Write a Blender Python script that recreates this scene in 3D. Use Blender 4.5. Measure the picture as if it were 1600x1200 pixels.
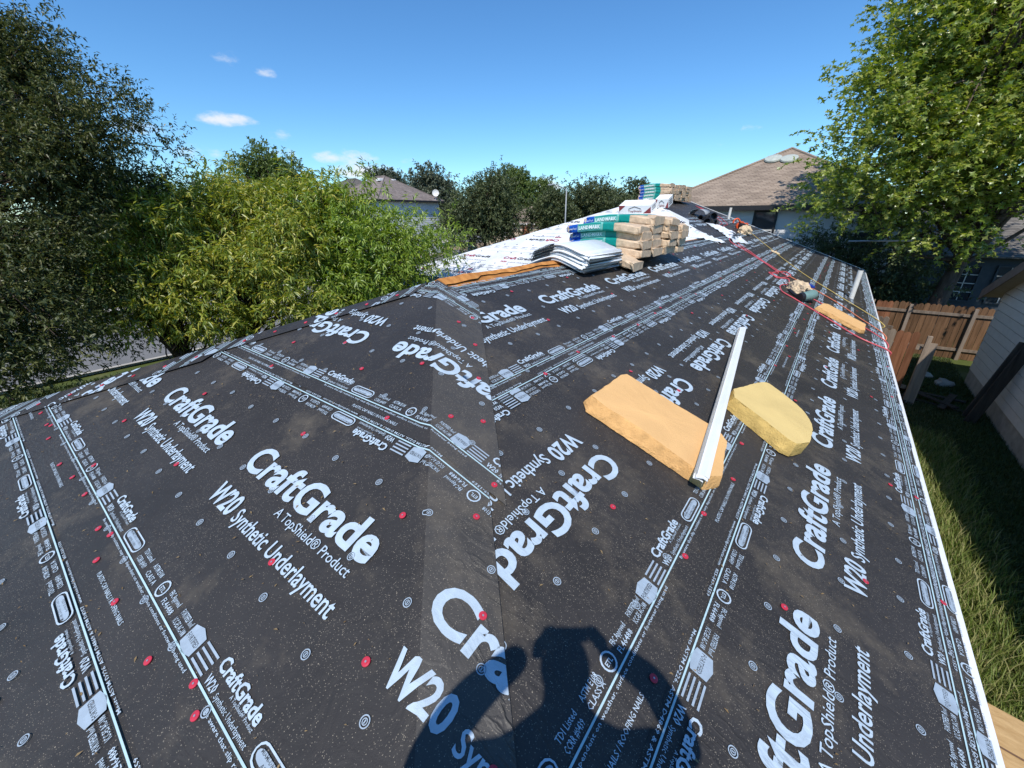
import bpy, bmesh, math, random
import numpy as np
from mathutils import Vector, Matrix, noise as mnoise
for o in list(bpy.data.objects): bpy.data.objects.remove(o)
scn = bpy.context.scene
COL = scn.collection
random.seed(7)
RNG = np.random.default_rng(7)

# ------------------------------------------------------------------ camera, sky, sun, exposure
CAM = np.array([2.8103, -2.5341, 0.5481])
CF = np.array([-0.56508, 0.72976, -0.38489]); CR = np.array([0.79221, 0.61022, -0.0061]); CU = np.array([-0.23042, 0.30836, 0.92294])
FPX = 630.38
cd = bpy.data.cameras.new('camera'); cam = bpy.data.objects.new('camera', cd); COL.objects.link(cam)
cd.sensor_width = 36; cd.lens = 36*FPX/1600; cd.clip_start = 0.01; cd.clip_end = 3000
cam.matrix_world = Matrix(((CR[0], CU[0], -CF[0], CAM[0]), (CR[1], CU[1], -CF[1], CAM[1]), (CR[2], CU[2], -CF[2], CAM[2]), (0, 0, 0, 1)))
scn.camera = cam
LIGHT = Vector((-0.243, 0.5317, -0.8113)).normalized()
SUN = -LIGHT
sd = bpy.data.lights.new('sun', 'SUN'); sd.energy = 4.3; sd.angle = math.radians(0.53); sd.color = (1.0, 0.955, 0.88)
so = bpy.data.objects.new('sun', sd); COL.objects.link(so); so.location = (0, 0, 30)
so.rotation_euler = LIGHT.to_track_quat('-Z', 'Y').to_euler()
W = bpy.data.worlds.new('World'); scn.world = W; W.use_nodes = True
scn.cycles.max_bounces = 5; scn.cycles.diffuse_bounces = 3; scn.cycles.glossy_bounces = 2; scn.cycles.transmission_bounces = 3; scn.cycles.caustics_reflective = False; scn.cycles.caustics_refractive = False
scn.view_settings.view_transform = 'Standard'; scn.view_settings.look = 'None'; scn.view_settings.exposure = 0.12; scn.view_settings.gamma = 1
def at(px, py, t):                     # a direction seen from the camera, t metres along its axis
    return CAM + t*(CF + (px-800)/FPX*CR + (600-py)/FPX*CU)
def build_world():
    nt = W.node_tree; N = nt.nodes; Lk = nt.links; N.clear()
    out = N.new('ShaderNodeOutputWorld'); bg = N.new('ShaderNodeBackground'); Lk.new(bg.outputs[0], out.inputs[0])
    sky = N.new('ShaderNodeTexSky'); sky.sky_type = 'NISHITA'; sky.sun_disc = False
    sky.sun_elevation = math.asin(SUN.z); sky.sun_rotation = math.atan2(SUN.x, SUN.y)
    sky.air_density = 1.0; sky.dust_density = 0.0; sky.ozone_density = 3.2; sky.altitude = 200
    bg.inputs[1].default_value = 0.15
    tc = N.new('ShaderNodeTexCoord')
    no = N.new('ShaderNodeTexNoise'); no.inputs['Scale'].default_value = 26; no.inputs['Detail'].default_value = 5; no.inputs['Roughness'].default_value = .62
    mp = N.new('ShaderNodeMapping'); mp.inputs['Scale'].default_value = (1, 1, 2.2); Lk.new(tc.outputs['Generated'], mp.inputs[0]); Lk.new(mp.outputs[0], no.inputs['Vector'])
    total = None
    puffs = [(352, 187, .048, .013, .9), (357, 91, .028, .014, .55), (415, 113, .022, .010, .6), (437, 210, .03, .011, .5), (480, 216, .03, .009, .3),
             (535, 247, .07, .016, .75), (570, 268, .09, .018, .85), (1175, 198, .022, .009, .5), (212, 200, .04, .015, .6), (300, 236, .07, .015, .5),
             (660, 252, .05, .02, .35), (440, 240, .06, .012, .5), (850, 290, .06, .02, .8), (1125, 225, .014, .006, .4)]
    for px, py, w, h, a in puffs:
        d = at(px, py, 1)-CAM; d /= np.linalg.norm(d)
        r = np.cross(d, [0, 0, 1]); r /= np.linalg.norm(r); u = np.cross(r, d)
        terms = []
        for ax, s_ in ((r, w), (u, h)):
            dp = N.new('ShaderNodeVectorMath'); dp.operation = 'DOT_PRODUCT'; dp.inputs[1].default_value = tuple(ax); Lk.new(tc.outputs['Generated'], dp.inputs[0])
            m = N.new('ShaderNodeMath'); m.operation = 'MULTIPLY'; m.inputs[1].default_value = 1/s_; Lk.new(dp.outputs['Value'], m.inputs[0])
            p = N.new('ShaderNodeMath'); p.operation = 'POWER'; p.inputs[1].default_value = 2
            ab = N.new('ShaderNodeMath'); ab.operation = 'ABSOLUTE'; Lk.new(m.outputs[0], ab.inputs[0]); Lk.new(ab.outputs[0], p.inputs[0]); terms.append(p)
        ad = N.new('ShaderNodeMath'); ad.operation = 'ADD'; Lk.new(terms[0].outputs[0], ad.inputs[0]); Lk.new(terms[1].outputs[0], ad.inputs[1])
        mr = N.new('ShaderNodeMapRange'); mr.inputs[1].default_value = 0; mr.inputs[2].default_value = 1.6; mr.inputs[3].default_value = a; mr.inputs[4].default_value = 0; Lk.new(ad.outputs[0], mr.inputs[0])
        fd = N.new('ShaderNodeVectorMath'); fd.operation = 'DOT_PRODUCT'; fd.inputs[1].default_value = tuple(d); Lk.new(tc.outputs['Generated'], fd.inputs[0])
        gt = N.new('ShaderNodeMath'); gt.operation = 'GREATER_THAN'; gt.inputs[1].default_value = 0.3; Lk.new(fd.outputs['Value'], gt.inputs[0])
        ml = N.new('ShaderNodeMath'); ml.operation = 'MULTIPLY'; Lk.new(mr.outputs[0], ml.inputs[0]); Lk.new(gt.outputs[0], ml.inputs[1])
        if total is None: total = ml
        else:
            mx = N.new('ShaderNodeMath'); mx.operation = 'MAXIMUM'; Lk.new(total.outputs[0], mx.inputs[0]); Lk.new(ml.outputs[0], mx.inputs[1]); total = mx
    k = N.new('ShaderNodeMath'); k.operation = 'MULTIPLY_ADD'; k.inputs[1].default_value = 1.25; Lk.new(no.outputs['Fac'], k.inputs[0]); Lk.new(total.outputs[0], k.inputs[2])
    th = N.new('ShaderNodeMapRange'); th.interpolation_type = 'SMOOTHSTEP'; th.inputs[1].default_value = 0.92; th.inputs[2].default_value = 1.65; th.inputs[3].default_value = 0; th.inputs[4].default_value = .9; Lk.new(k.outputs[0], th.inputs[0])
    ms = N.new('ShaderNodeMath'); ms.operation = 'MULTIPLY'; Lk.new(th.outputs[0], ms.inputs[0])
    g2 = N.new('ShaderNodeMapRange'); g2.inputs[1].default_value = 0.0; g2.inputs[2].default_value = .12; Lk.new(total.outputs[0], g2.inputs[0]); Lk.new(g2.outputs[0], ms.inputs[1])
    hs = N.new('ShaderNodeHueSaturation'); hs.inputs['Saturation'].default_value = 1.12; hs.inputs['Value'].default_value = 1.0; Lk.new(sky.outputs[0], hs.inputs['Color'])
    tint = N.new('ShaderNodeMixRGB'); tint.blend_type = 'MULTIPLY'; tint.inputs[0].default_value = 1; tint.inputs[2].default_value = (.65, .91, 1.06, 1); Lk.new(hs.outputs[0], tint.inputs[1])
    mix = N.new('ShaderNodeMixRGB'); mix.inputs[2].default_value = (5.8, 5.9, 6.1, 1); Lk.new(ms.outputs[0], mix.inputs[0]); Lk.new(tint.outputs[0], mix.inputs[1])
    Lk.new(mix.outputs[0], bg.inputs[0])
build_world()

# ------------------------------------------------------------------ materials
MAT = {}
def newmat(name):
    m = bpy.data.materials.new(name); m.use_nodes = True; MAT[name] = m
    nt = m.node_tree; b = nt.nodes['Principled BSDF']; return m, nt, b
def plain(name, col, rough=.6, metal=0, var=.12, scale=6, bump=0, bscale=80, spec=.4, trans=0):
    """base colour with a soft procedural variation and optional fine relief"""
    m, nt, b = newmat(name); N = nt.nodes; L = nt.links
    b.inputs['Roughness'].default_value = rough; b.inputs['Metallic'].default_value = metal; b.inputs['Specular IOR Level'].default_value = spec
    tc = N.new('ShaderNodeTexCoord'); no = N.new('ShaderNodeTexNoise'); no.inputs['Scale'].default_value = scale; no.inputs['Detail'].default_value = 5
    L.new(tc.outputs['Object'], no.inputs['Vector'])
    cr = N.new('ShaderNodeValToRGB'); cr.color_ramp.elements[0].position = .3; cr.color_ramp.elements[1].position = .7
    cr.color_ramp.elements[0].color = tuple(max(0, c*(1-var)) for c in col)+(1,); cr.color_ramp.elements[1].color = tuple(min(1, c*(1+var)) for c in col)+(1,)
    L.new(no.outputs['Fac'], cr.inputs[0]); L.new(cr.outputs[0], b.inputs['Base Color'])
    if bump:
        n2 = N.new('ShaderNodeTexNoise'); n2.inputs['Scale'].default_value = bscale; n2.inputs['Detail'].default_value = 4; L.new(tc.outputs['Object'], n2.inputs['Vector'])
        bp = N.new('ShaderNodeBump'); bp.inputs['Strength'].default_value = bump; bp.inputs['Distance'].default_value = .01; L.new(n2.outputs['Fac'], bp.inputs['Height']); L.new(bp.outputs[0], b.inputs['Normal'])
    return m
def leafmat(name, cols, trans=.35, rough=.45, spec=.4):
    m, nt, b = newmat(name); N = nt.nodes; L = nt.links
    ge = N.new('ShaderNodeNewGeometry'); cr = N.new('ShaderNodeValToRGB'); cr.color_ramp.interpolation = 'LINEAR'
    e = cr.color_ramp.elements; e[0].position = 0; e[0].color = cols[0]+(1,); e[1].position = 1; e[1].color = cols[-1]+(1,)
    for i, c in enumerate(cols[1:-1]): x = e.new((i+1)/(len(cols)-1)); x.color = c+(1,)
    L.new(ge.outputs['Random Per Island'], cr.inputs[0]); L.new(cr.outputs[0], b.inputs['Base Color'])
    b.inputs['Roughness'].default_value = rough; b.inputs['Specular IOR Level'].default_value = spec
    tr = N.new('ShaderNodeBsdfTranslucent'); hs = N.new('ShaderNodeHueSaturation'); hs.inputs['Hue'].default_value = .49; hs.inputs['Saturation'].default_value = 1.15; hs.inputs['Value'].default_value = 1.5
    L.new(cr.outputs[0], hs.inputs['Color']); L.new(hs.outputs[0], tr.inputs[0])
    mx = N.new('ShaderNodeMixShader'); mx.inputs[0].default_value = trans; L.new(b.outputs[0], mx.inputs[1]); L.new(tr.outputs[0], mx.inputs[2])
    L.new(mx.outputs[0], N['Material Output'].inputs[0]); return m
def wrinkle(nt, P, prev=None, amt=.26):
    N = nt.nodes; L = nt.links
    mp = N.new('ShaderNodeMapping'); mp.inputs['Rotation'].default_value = (.2, .1, .75); mp.inputs['Scale'].default_value = (1.0, 3.2, 1.5); L.new(P, mp.inputs[0])
    a = N.new('ShaderNodeTexNoise'); a.inputs['Scale'].default_value = 2.6; a.inputs['Detail'].default_value = 3; a.inputs['Distortion'].default_value = 1.2; L.new(mp.outputs[0], a.inputs['Vector'])
    s1 = N.new('ShaderNodeMath'); s1.operation = 'SUBTRACT'; s1.inputs[1].default_value = .5; L.new(a.outputs['Fac'], s1.inputs[0]); ab = N.new('ShaderNodeMath'); ab.operation = 'ABSOLUTE'; L.new(s1.outputs[0], ab.inputs[0])
    mr = N.new('ShaderNodeMapRange'); mr.inputs[1].default_value = .0; mr.inputs[2].default_value = .07; mr.inputs[3].default_value = 1; mr.inputs[4].default_value = 0; L.new(ab.outputs[0], mr.inputs[0])
    m2 = N.new('ShaderNodeTexNoise'); m2.inputs['Scale'].default_value = .8; m2.inputs['Detail'].default_value = 2; L.new(P, m2.inputs['Vector']); r2 = N.new('ShaderNodeMapRange'); r2.inputs[1].default_value = .48; r2.inputs[2].default_value = .72; L.new(m2.outputs['Fac'], r2.inputs[0])
    mu = N.new('ShaderNodeMath'); mu.operation = 'MULTIPLY'; L.new(mr.outputs[0], mu.inputs[0]); L.new(r2.outputs[0], mu.inputs[1])
    b = N.new('ShaderNodeBump'); b.inputs['Strength'].default_value = amt; b.inputs['Distance'].default_value = .012; L.new(mu.outputs[0], b.inputs['Height'])
    if prev is not None: L.new(prev, b.inputs['Normal'])
    return b.outputs[0]
def underlay(name, col, dust=True, wr=.26):
    """woven synthetic sheet: near-black, faint sheen, tan granule dust, fine weave and long creases"""
    m, nt, b = newmat(name); N = nt.nodes; L = nt.links
    b.inputs['Roughness'].default_value = .55; b.inputs['Specular IOR Level'].default_value = .3
    tc = N.new('ShaderNodeTexCoord'); P = tc.outputs['Object']
    n1 = N.new('ShaderNodeTexNoise'); n1.inputs['Scale'].default_value = 1.3; n1.inputs['Detail'].default_value = 6; n1.inputs['Roughness'].default_value = .6; L.new(P, n1.inputs['Vector'])
    cr = N.new('ShaderNodeValToRGB'); cr.color_ramp.elements[0].position = .35; cr.color_ramp.elements[1].position = .75
    cr.color_ramp.elements[0].color = tuple(c*.85 for c in col)+(1,); cr.color_ramp.elements[1].color = tuple(c*1.25 for c in col)+(1,); L.new(n1.outputs['Fac'], cr.inputs[0])
    last = cr.outputs[0]
    if dust:
        # roughened broad dust smears
        n2 = N.new('ShaderNodeTexNoise'); n2.inputs['Scale'].default_value = 2.1; n2.inputs['Detail'].default_value = 5; n2.inputs['Roughness'].default_value = .72; L.new(P, n2.inputs['Vector'])
        r2 = N.new('ShaderNodeMapRange'); r2.inputs[1].default_value = .53; r2.inputs[2].default_value = .76; r2.inputs[4].default_value = .5; L.new(n2.outputs['Fac'], r2.inputs[0])
        mx = N.new('ShaderNodeMixRGB'); mx.inputs[2].default_value = (.17, .14, .10, 1); L.new(r2.outputs[0], mx.inputs[0]); L.new(last, mx.inputs[1]); last = mx.outputs[0]
        for sc, th, lo, hi in ((165, .27, .28, .72), (60, .15, .44, .66)):
            v = N.new('ShaderNodeTexVoronoi'); v.inputs['Scale'].default_value = sc; L.new(P, v.inputs['Vector'])
            lt = N.new('ShaderNodeMapRange'); lt.inputs[1].default_value = th; lt.inputs[2].default_value = th*.6; L.new(v.outputs['Distance'], lt.inputs[0])
            n3 = N.new('ShaderNodeTexNoise'); n3.inputs['Scale'].default_value = 1.7; n3.inputs['Detail'].default_value = 4; n3.inputs['Roughness'].default_value = .7; L.new(P, n3.inputs['Vector'])
            r3 = N.new('ShaderNodeMapRange'); r3.inputs[1].default_value = lo; r3.inputs[2].default_value = hi; L.new(n3.outputs['Fac'], r3.inputs[0])
            wn = N.new('ShaderNodeSeparateColor'); L.new(v.outputs['Color'], wn.inputs[0])
            g = N.new('ShaderNodeMath'); g.operation = 'LESS_THAN'; L.new(wn.outputs[0], g.inputs[0]); L.new(r3.outputs[0], g.inputs[1])
            mu = N.new('ShaderNodeMath'); mu.operation = 'MULTIPLY'; L.new(lt.outputs[0], mu.inputs[0]); L.new(g.outputs[0], mu.inputs[1])
            cc = N.new('ShaderNodeValToRGB'); cc.color_ramp.elements[0].color = (.10, .09, .08, 1); cc.color_ramp.elements[1].color = (.31, .265, .20, 1); L.new(wn.outputs[1], cc.inputs[0])
            mx = N.new('ShaderNodeMixRGB'); L.new(mu.outputs[0], mx.inputs[0]); L.new(last, mx.inputs[1]); L.new(cc.outputs[0], mx.inputs[2]); last = mx.outputs[0]
    L.new(last, b.inputs['Base Color'])
    h1 = N.new('ShaderNodeTexNoise'); h1.inputs['Scale'].default_value = 260; h1.inputs['Detail'].default_value = 2; L.new(P, h1.inputs['Vector'])
    h2 = N.new('ShaderNodeTexNoise'); h2.inputs['Scale'].default_value = 7; h2.inputs['Detail'].default_value = 5; h2.inputs['Distortion'].default_value = .8; L.new(P, h2.inputs['Vector'])
    b1 = N.new('ShaderNodeBump'); b1.inputs['Strength'].default_value = .35; b1.inputs['Distance'].default_value = .002; L.new(h1.outputs['Fac'], b1.inputs['Height'])
    b2 = N.new('ShaderNodeBump'); b2.inputs['Strength'].default_value = .5; b2.inputs['Distance'].default_value = .02; L.new(h2.outputs['Fac'], b2.inputs['Height']); L.new(b1.outputs[0], b2.inputs['Normal'])
    L.new(wrinkle(nt, P, b2.outputs[0], wr), b.inputs['Normal']); return m
def wood(name, c1, c2, scale=(2, 2, 30), rough=.8, bump=.3, spread=.26):
    m, nt, b = newmat(name); N = nt.nodes; L = nt.links; b.inputs['Roughness'].default_value = rough; b.inputs['Specular IOR Level'].default_value = .2
    tc = N.new('ShaderNodeTexCoord'); mp = N.new('ShaderNodeMapping'); mp.inputs['Scale'].default_value = scale; L.new(tc.outputs['Object'], mp.inputs[0])
    oi = N.new('ShaderNodeObjectInfo'); ad = N.new('ShaderNodeVectorMath'); ad.operation = 'ADD'; cx = N.new('ShaderNodeCombineXYZ')
    ml = N.new('ShaderNodeMath'); ml.operation = 'MULTIPLY'; ml.inputs[1].default_value = 40; L.new(oi.outputs['Random'], ml.inputs[0]); L.new(ml.outputs[0], cx.inputs[0]); L.new(mp.outputs[0], ad.inputs[0]); L.new(cx.outputs[0], ad.inputs[1])
    no = N.new('ShaderNodeTexNoise'); no.inputs['Scale'].default_value = 1; no.inputs['Detail'].default_value = 6; no.inputs['Roughness'].default_value = .65; L.new(ad.outputs[0], no.inputs['Vector'])
    cr = N.new('ShaderNodeValToRGB'); cr.color_ramp.elements[0].position = .3; cr.color_ramp.elements[1].position = .72; cr.color_ramp.elements[0].color = c1+(1,); cr.color_ramp.elements[1].color = c2+(1,)
    L.new(no.outputs['Fac'], cr.inputs[0]); hs = N.new('ShaderNodeHueSaturation'); mr = N.new('ShaderNodeMapRange'); mr.inputs[3].default_value = 1-spread; mr.inputs[4].default_value = 1+spread
    L.new(oi.outputs['Random'], mr.inputs[0]); L.new(mr.outputs[0], hs.inputs['Value']); L.new(cr.outputs[0], hs.inputs['Color']); L.new(hs.outputs[0], b.inputs['Base Color'])
    bp = N.new('ShaderNodeBump'); bp.inputs['Strength'].default_value = bump; bp.inputs['Distance'].default_value = .006; L.new(no.outputs['Fac'], bp.inputs['Height']); L.new(bp.outputs[0], b.inputs['Normal']); return m
def shingle(name, c1, c2, rot=0, row=.14):
    m, nt, b = newmat(name); N = nt.nodes; L = nt.links; b.inputs['Roughness'].default_value = .9; b.inputs['Specular IOR Level'].default_value = .15
    tc = N.new('ShaderNodeTexCoord'); sp = N.new('ShaderNodeSeparateXYZ'); L.new(tc.outputs['Object'], sp.inputs[0])
    ad = N.new('ShaderNodeMath'); ad.operation = 'ADD'; L.new(sp.outputs[0], ad.inputs[0]); L.new(sp.outputs[1], ad.inputs[1])
    cx = N.new('ShaderNodeCombineXYZ'); L.new(ad.outputs[0], cx.inputs[0]); mz = N.new('ShaderNodeMath'); mz.operation = 'MULTIPLY'; mz.inputs[1].default_value = 2.2; L.new(sp.outputs[2], mz.inputs[0]); L.new(mz.outputs[0], cx.inputs[1])
    br = N.new('ShaderNodeTexBrick'); br.inputs['Scale'].default_value = 1; br.inputs['Brick Width'].default_value = .42; br.inputs['Row Height'].default_value = row; br.inputs['Mortar Size'].default_value = .012; br.inputs['Bias'].default_value = 0
    br.inputs['Color1'].default_value = c1+(1,); br.inputs['Color2'].default_value = c2+(1,); br.inputs['Mortar'].default_value = tuple(c*.55 for c in c1)+(1,); L.new(cx.outputs[0], br.inputs['Vector'])
    no = N.new('ShaderNodeTexNoise'); no.inputs['Scale'].default_value = 1.1; no.inputs['Detail'].default_value = 6; L.new(tc.outputs['Object'], no.inputs['Vector'])
    hs = N.new('ShaderNodeHueSaturation'); mr = N.new('ShaderNodeMapRange'); mr.inputs[3].default_value = .6; mr.inputs[4].default_value = 1.4; L.new(no.outputs['Fac'], mr.inputs[0]); L.new(mr.outputs[0], hs.inputs['Value'])
    L.new(br.outputs[0], hs.inputs['Color']); L.new(hs.outputs[0], b.inputs['Base Color'])
    bp = N.new('ShaderNodeBump'); bp.inputs['Strength'].default_value = .6; bp.inputs['Distance'].default_value = .02; L.new(br.outputs['Fac'], bp.inputs['Height']); bp.invert = True; L.new(bp.outputs[0], b.inputs['Normal']); return m

underlay('black_sheet', (.036, .0325, .0305)); underlay('black_flap_sheen', (.060, .055, .050), wr=.75); underlay('white_sheet', (.70, .71, .72), dust=False)  # hip flap copy: grazing sheen painted in as a lighter base, with deeper creases
plain('print_blue', (.43, .52, .60), .55, var=.10, scale=25, bump=.15, bscale=250)
plain('print_dim', (.32, .39, .46), .55, var=.10, scale=25)
plain('print_mint', (.42, .58, .62), .5, var=.08)
for q_ in ('print_blue', 'print_dim', 'print_mint'):
    nt_ = MAT[q_].node_tree; tc_ = [n for n in nt_.nodes if n.type == 'TEX_COORD'][0]; bs_ = nt_.nodes['Principled BSDF']; old_ = bs_.inputs['Normal'].links[0].from_socket if bs_.inputs['Normal'].links else None
    nt_.links.new(wrinkle(nt_, tc_.outputs['Object'], old_), bs_.inputs['Normal'])
plain('print_red', (.38, .035, .06), .5); plain('print_dark', (.05, .05, .055), .5)
plain('cap_red', (.50, .035, .06), .32, var=.15, scale=60); plain('cap_metal', (.55, .55, .55), .35, metal=.7)
wood('deck', (.30, .115, .03), (.60, .27, .075), (3, 12, 12), .8)
wood('osb', (.42, .25, .10), (.66, .44, .21), (7, 26, 7), .85, .5)
plain('chalk', (.16, .09, .05), .9)
plain('white_metal', (.78, .79, .79), .35, var=.04, spec=.5); plain('white_trim', (.74, .72, .68), .5, var=.08, scale=2)
plain('foam_orange', (.72, .43, .185), .95, var=.07, scale=4, bump=.45, bscale=150, spec=.1); plain('foam_dark', (.64, .36, .14), .95, var=.2, scale=14, bump=.8, bscale=90, spec=.1)
plain('foam_yellow', (.68, .50, .205), .95, var=.06, scale=4, bump=.45, bscale=150, spec=.1); plain('foam_yellow_cut', (.56, .38, .125), .95, var=.2, scale=14, bump=.8, bscale=90, spec=.1)
plain('kraft', (.60, .445, .30), .7, var=.2, scale=14, bump=.5, bscale=30); plain('label_blue', (.008, .085, .42), .45, var=.08); plain('label_teal', (.0, .235, .20), .45, var=.1); plain('label_pale', (.16, .46, .40), .45, var=.08)
plain('label_white', (.82, .84, .84), .45, var=.03); plain('plastic_white', (.74, .77, .79), .28, var=.06, scale=10, bump=.5, bscale=22, spec=.6); plain('label_black', (.02, .02, .022), .35)
plain('carton', (.80, .79, .77), .6, var=.04); plain('carton_red', (.22, .03, .035), .6)
plain('hose_red', (.60, .10, .115), .4, var=.1); plain('rope_yellow', (.58, .42, .12), .8, var=.2, scale=60); plain('rope_orange', (.66, .20, .10), .7, var=.15, scale=40)
plain('tool_green', (.17, .28, .26), .4); plain('tool_black', (.018, .018, .02), .35, spec=.5); plain('tool_orange', (.70, .10, .03), .4); plain('canvas', (.62, .47, .30), .9, var=.25, scale=20, bump=.6, bscale=60); plain('tool_blue', (.02, .06, .35), .5)
plain('steel', (.45, .45, .46), .35, metal=.8); plain('grey_plastic', (.33, .35, .37), .45); plain('pipe_white', (.72, .70, .64), .45)
plain('house_wall', (.55, .50, .42), .8); wood('siding_beige', (.66, .57, .46), (.74, .65, .53), (1, 3, 6), .7, .1, spread=.07); plain('foundation', (.40, .35, .28), .9, var=.2, bump=.4, bscale=30)
plain('siding_white', (.70, .70, .70), .7, var=.05, scale=1.2); plain('siding_blue', (.66, .68, .70), .7, var=.05); plain('dark_trim', (.022, .021, .022), .5); plain('brown_trim', (.20, .13, .095), .7, var=.2)
plain('soffit', (.40, .31, .21), .8); plain('dark_wall', (.07, .085, .10), .7); plain('tan_wall', (.62, .52, .40), .85, var=.1); plain('brick_red', (.38, .15, .09), .85, var=.2, scale=8)
m_, nt_, b_ = newmat('glass'); b_.inputs['Base Color'].default_value = (.035, .045, .055, 1); b_.inputs['Roughness'].default_value = .06; b_.inputs['Specular IOR Level'].default_value = .8
shingle('roof_tan', (.26, .20, .155), (.37, .29, .225)); shingle('roof_grey', (.20, .165, .15), (.29, .24, .215)); shingle('roof_dark', (.12, .11, .10), (.2, .18, .16))
plain('vent_metal', (.44, .47, .42), .5)
wood('fence_red', (.14, .055, .026), (.31, .14, .075), (14, 14, 1.2)); wood('fence_grey', (.17, .13, .10), (.33, .26, .20), (14, 14, 1.2)); wood('fence_brown', (.085, .045, .022), (.20, .112, .06), (14, 14, 1.2)); wood('old_wood', (.035, .028, .022), (.10, .08, .062), (14, 14, 1.2))
wood('bark', (.07, .05, .038), (.20, .15, .115), (9, 9, 2.5), .95, 1.0); wood('bark_dark', (.04, .03, .024), (.12, .09, .07), (12, 12, 3), .95, 1.0)
leafmat('leaf_dark', [(.036, .050, .015), (.058, .076, .023), (.09, .108, .034), (.17, .17, .06)], .25, .42, .4)
leafmat('leaf_peach', [(.12, .18, .028), (.22, .29, .045), (.36, .38, .065), (.52, .47, .10), (.25, .32, .06), (.14, .20, .035)], .34, .38, .6)
leafmat('leaf_lime', [(.15, .24, .03), (.22, .32, .045), (.32, .40, .065), (.19, .28, .04)], .3, .4, .6)
leafmat('leaf_maple', [(.125, .19, .03), (.20, .27, .045), (.30, .36, .07), (.46, .47, .15)], .38, .34, .7)
leafmat('leaf_oak_far', [(.065, .088, .036), (.10, .125, .052), (.15, .17, .08)], .25, .5); leafmat('leaf_mid_far', [(.09, .14, .035), (.13, .185, .05), (.18, .22, .07)], .25, .5); leafmat('leaf_grey_far', [(.08, .10, .06), (.12, .14, .09), (.17, .19, .13)], .2, .5)
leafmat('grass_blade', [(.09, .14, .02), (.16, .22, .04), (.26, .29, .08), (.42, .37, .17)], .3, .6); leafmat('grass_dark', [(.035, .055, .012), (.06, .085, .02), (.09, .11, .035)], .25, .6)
leafmat('litter', [(.16, .10, .04), (.30, .21, .10), (.10, .07, .04)], .1, .8)
def ground_mat():
    m, nt, b = newmat('lawn'); N = nt.nodes; L = nt.links; b.inputs['Roughness'].default_value = 1; b.inputs['Specular IOR Level'].default_value = .05
    tc = N.new('ShaderNodeTexCoord'); n1 = N.new('ShaderNodeTexNoise'); n1.inputs['Scale'].default_value = .5; n1.inputs['Detail'].default_value = 9; n1.inputs['Roughness'].default_value = .7; L.new(tc.outputs['Object'], n1.inputs['Vector'])
    cr = N.new('ShaderNodeValToRGB'); e = cr.color_ramp.elements; e[0].position = .3; e[0].color = (.05, .065, .02, 1); e[1].position = .7; e[1].color = (.19, .16, .09, 1); x = e.new(.5); x.color = (.085, .105, .03, 1)
    L.new(n1.outputs['Fac'], cr.inputs[0]); L.new(cr.outputs[0], b.inputs['Base Color'])
ground_mat()
plain('asphalt', (.17, .165, .16), .9, var=.15, scale=1.2, bump=.5, bscale=60, spec=.2); plain('concrete', (.42, .38, .32), .9, var=.15, scale=2); plain('dirt', (.30, .22, .14), .95, var=.25, scale=1)
plain('shirt', (.05, .06, .09), .9); plain('skin', (.45, .26, .18), .55); plain('trousers', (.08, .075, .07), .9); plain('hair', (.02, .015, .012), .6); plain('shoe', (.10, .08, .06), .7)

# ------------------------------------------------------------------ helpers
def tag(o, label=None, cat=None, group=None, kind=None):
    if label: o['label'] = label
    if cat: o['category'] = cat
    if group: o['group'] = group
    if kind: o['kind'] = kind
    return o
def empty(name, loc=(0, 0, 0), label=None, cat=None, group=None, rot=(0, 0, 0)):
    o = bpy.data.objects.new(name, None); COL.objects.link(o); o.location = loc; o.rotation_euler = rot; o.empty_display_size = .2
    return tag(o, label, cat, group)
def link(name, me, parent=None, mats=None):
    o = bpy.data.objects.new(name, me); COL.objects.link(o)
    if mats:
        for m in ([mats] if isinstance(mats, str) else mats):
            me.materials.append(MAT[m])
    if parent: o.parent = parent
    return o
def mesh_np(name, V, Fc, smooth=False, mi=None):
    """V (n,3), Fc (m,k) with constant k"""
    V = np.asarray(V, dtype=np.float32); Fc = np.asarray(Fc, dtype=np.int32); me = bpy.data.meshes.new(name); k = Fc.shape[1]
    me.vertices.add(len(V)); me.vertices.foreach_set('co', V.ravel()); me.loops.add(Fc.size); me.loops.foreach_set('vertex_index', Fc.ravel())
    me.polygons.add(len(Fc)); me.polygons.foreach_set('loop_start', np.arange(0, Fc.size, k, dtype=np.int32)); me.polygons.foreach_set('loop_total', np.full(len(Fc), k, dtype=np.int32))
    if mi is not None: me.polygons.foreach_set('material_index', np.asarray(mi, dtype=np.int32))
    if smooth: me.polygons.foreach_set('use_smooth', np.ones(len(Fc), dtype=bool))
    me.update(calc_edges=True); me.validate(); return me
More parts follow.
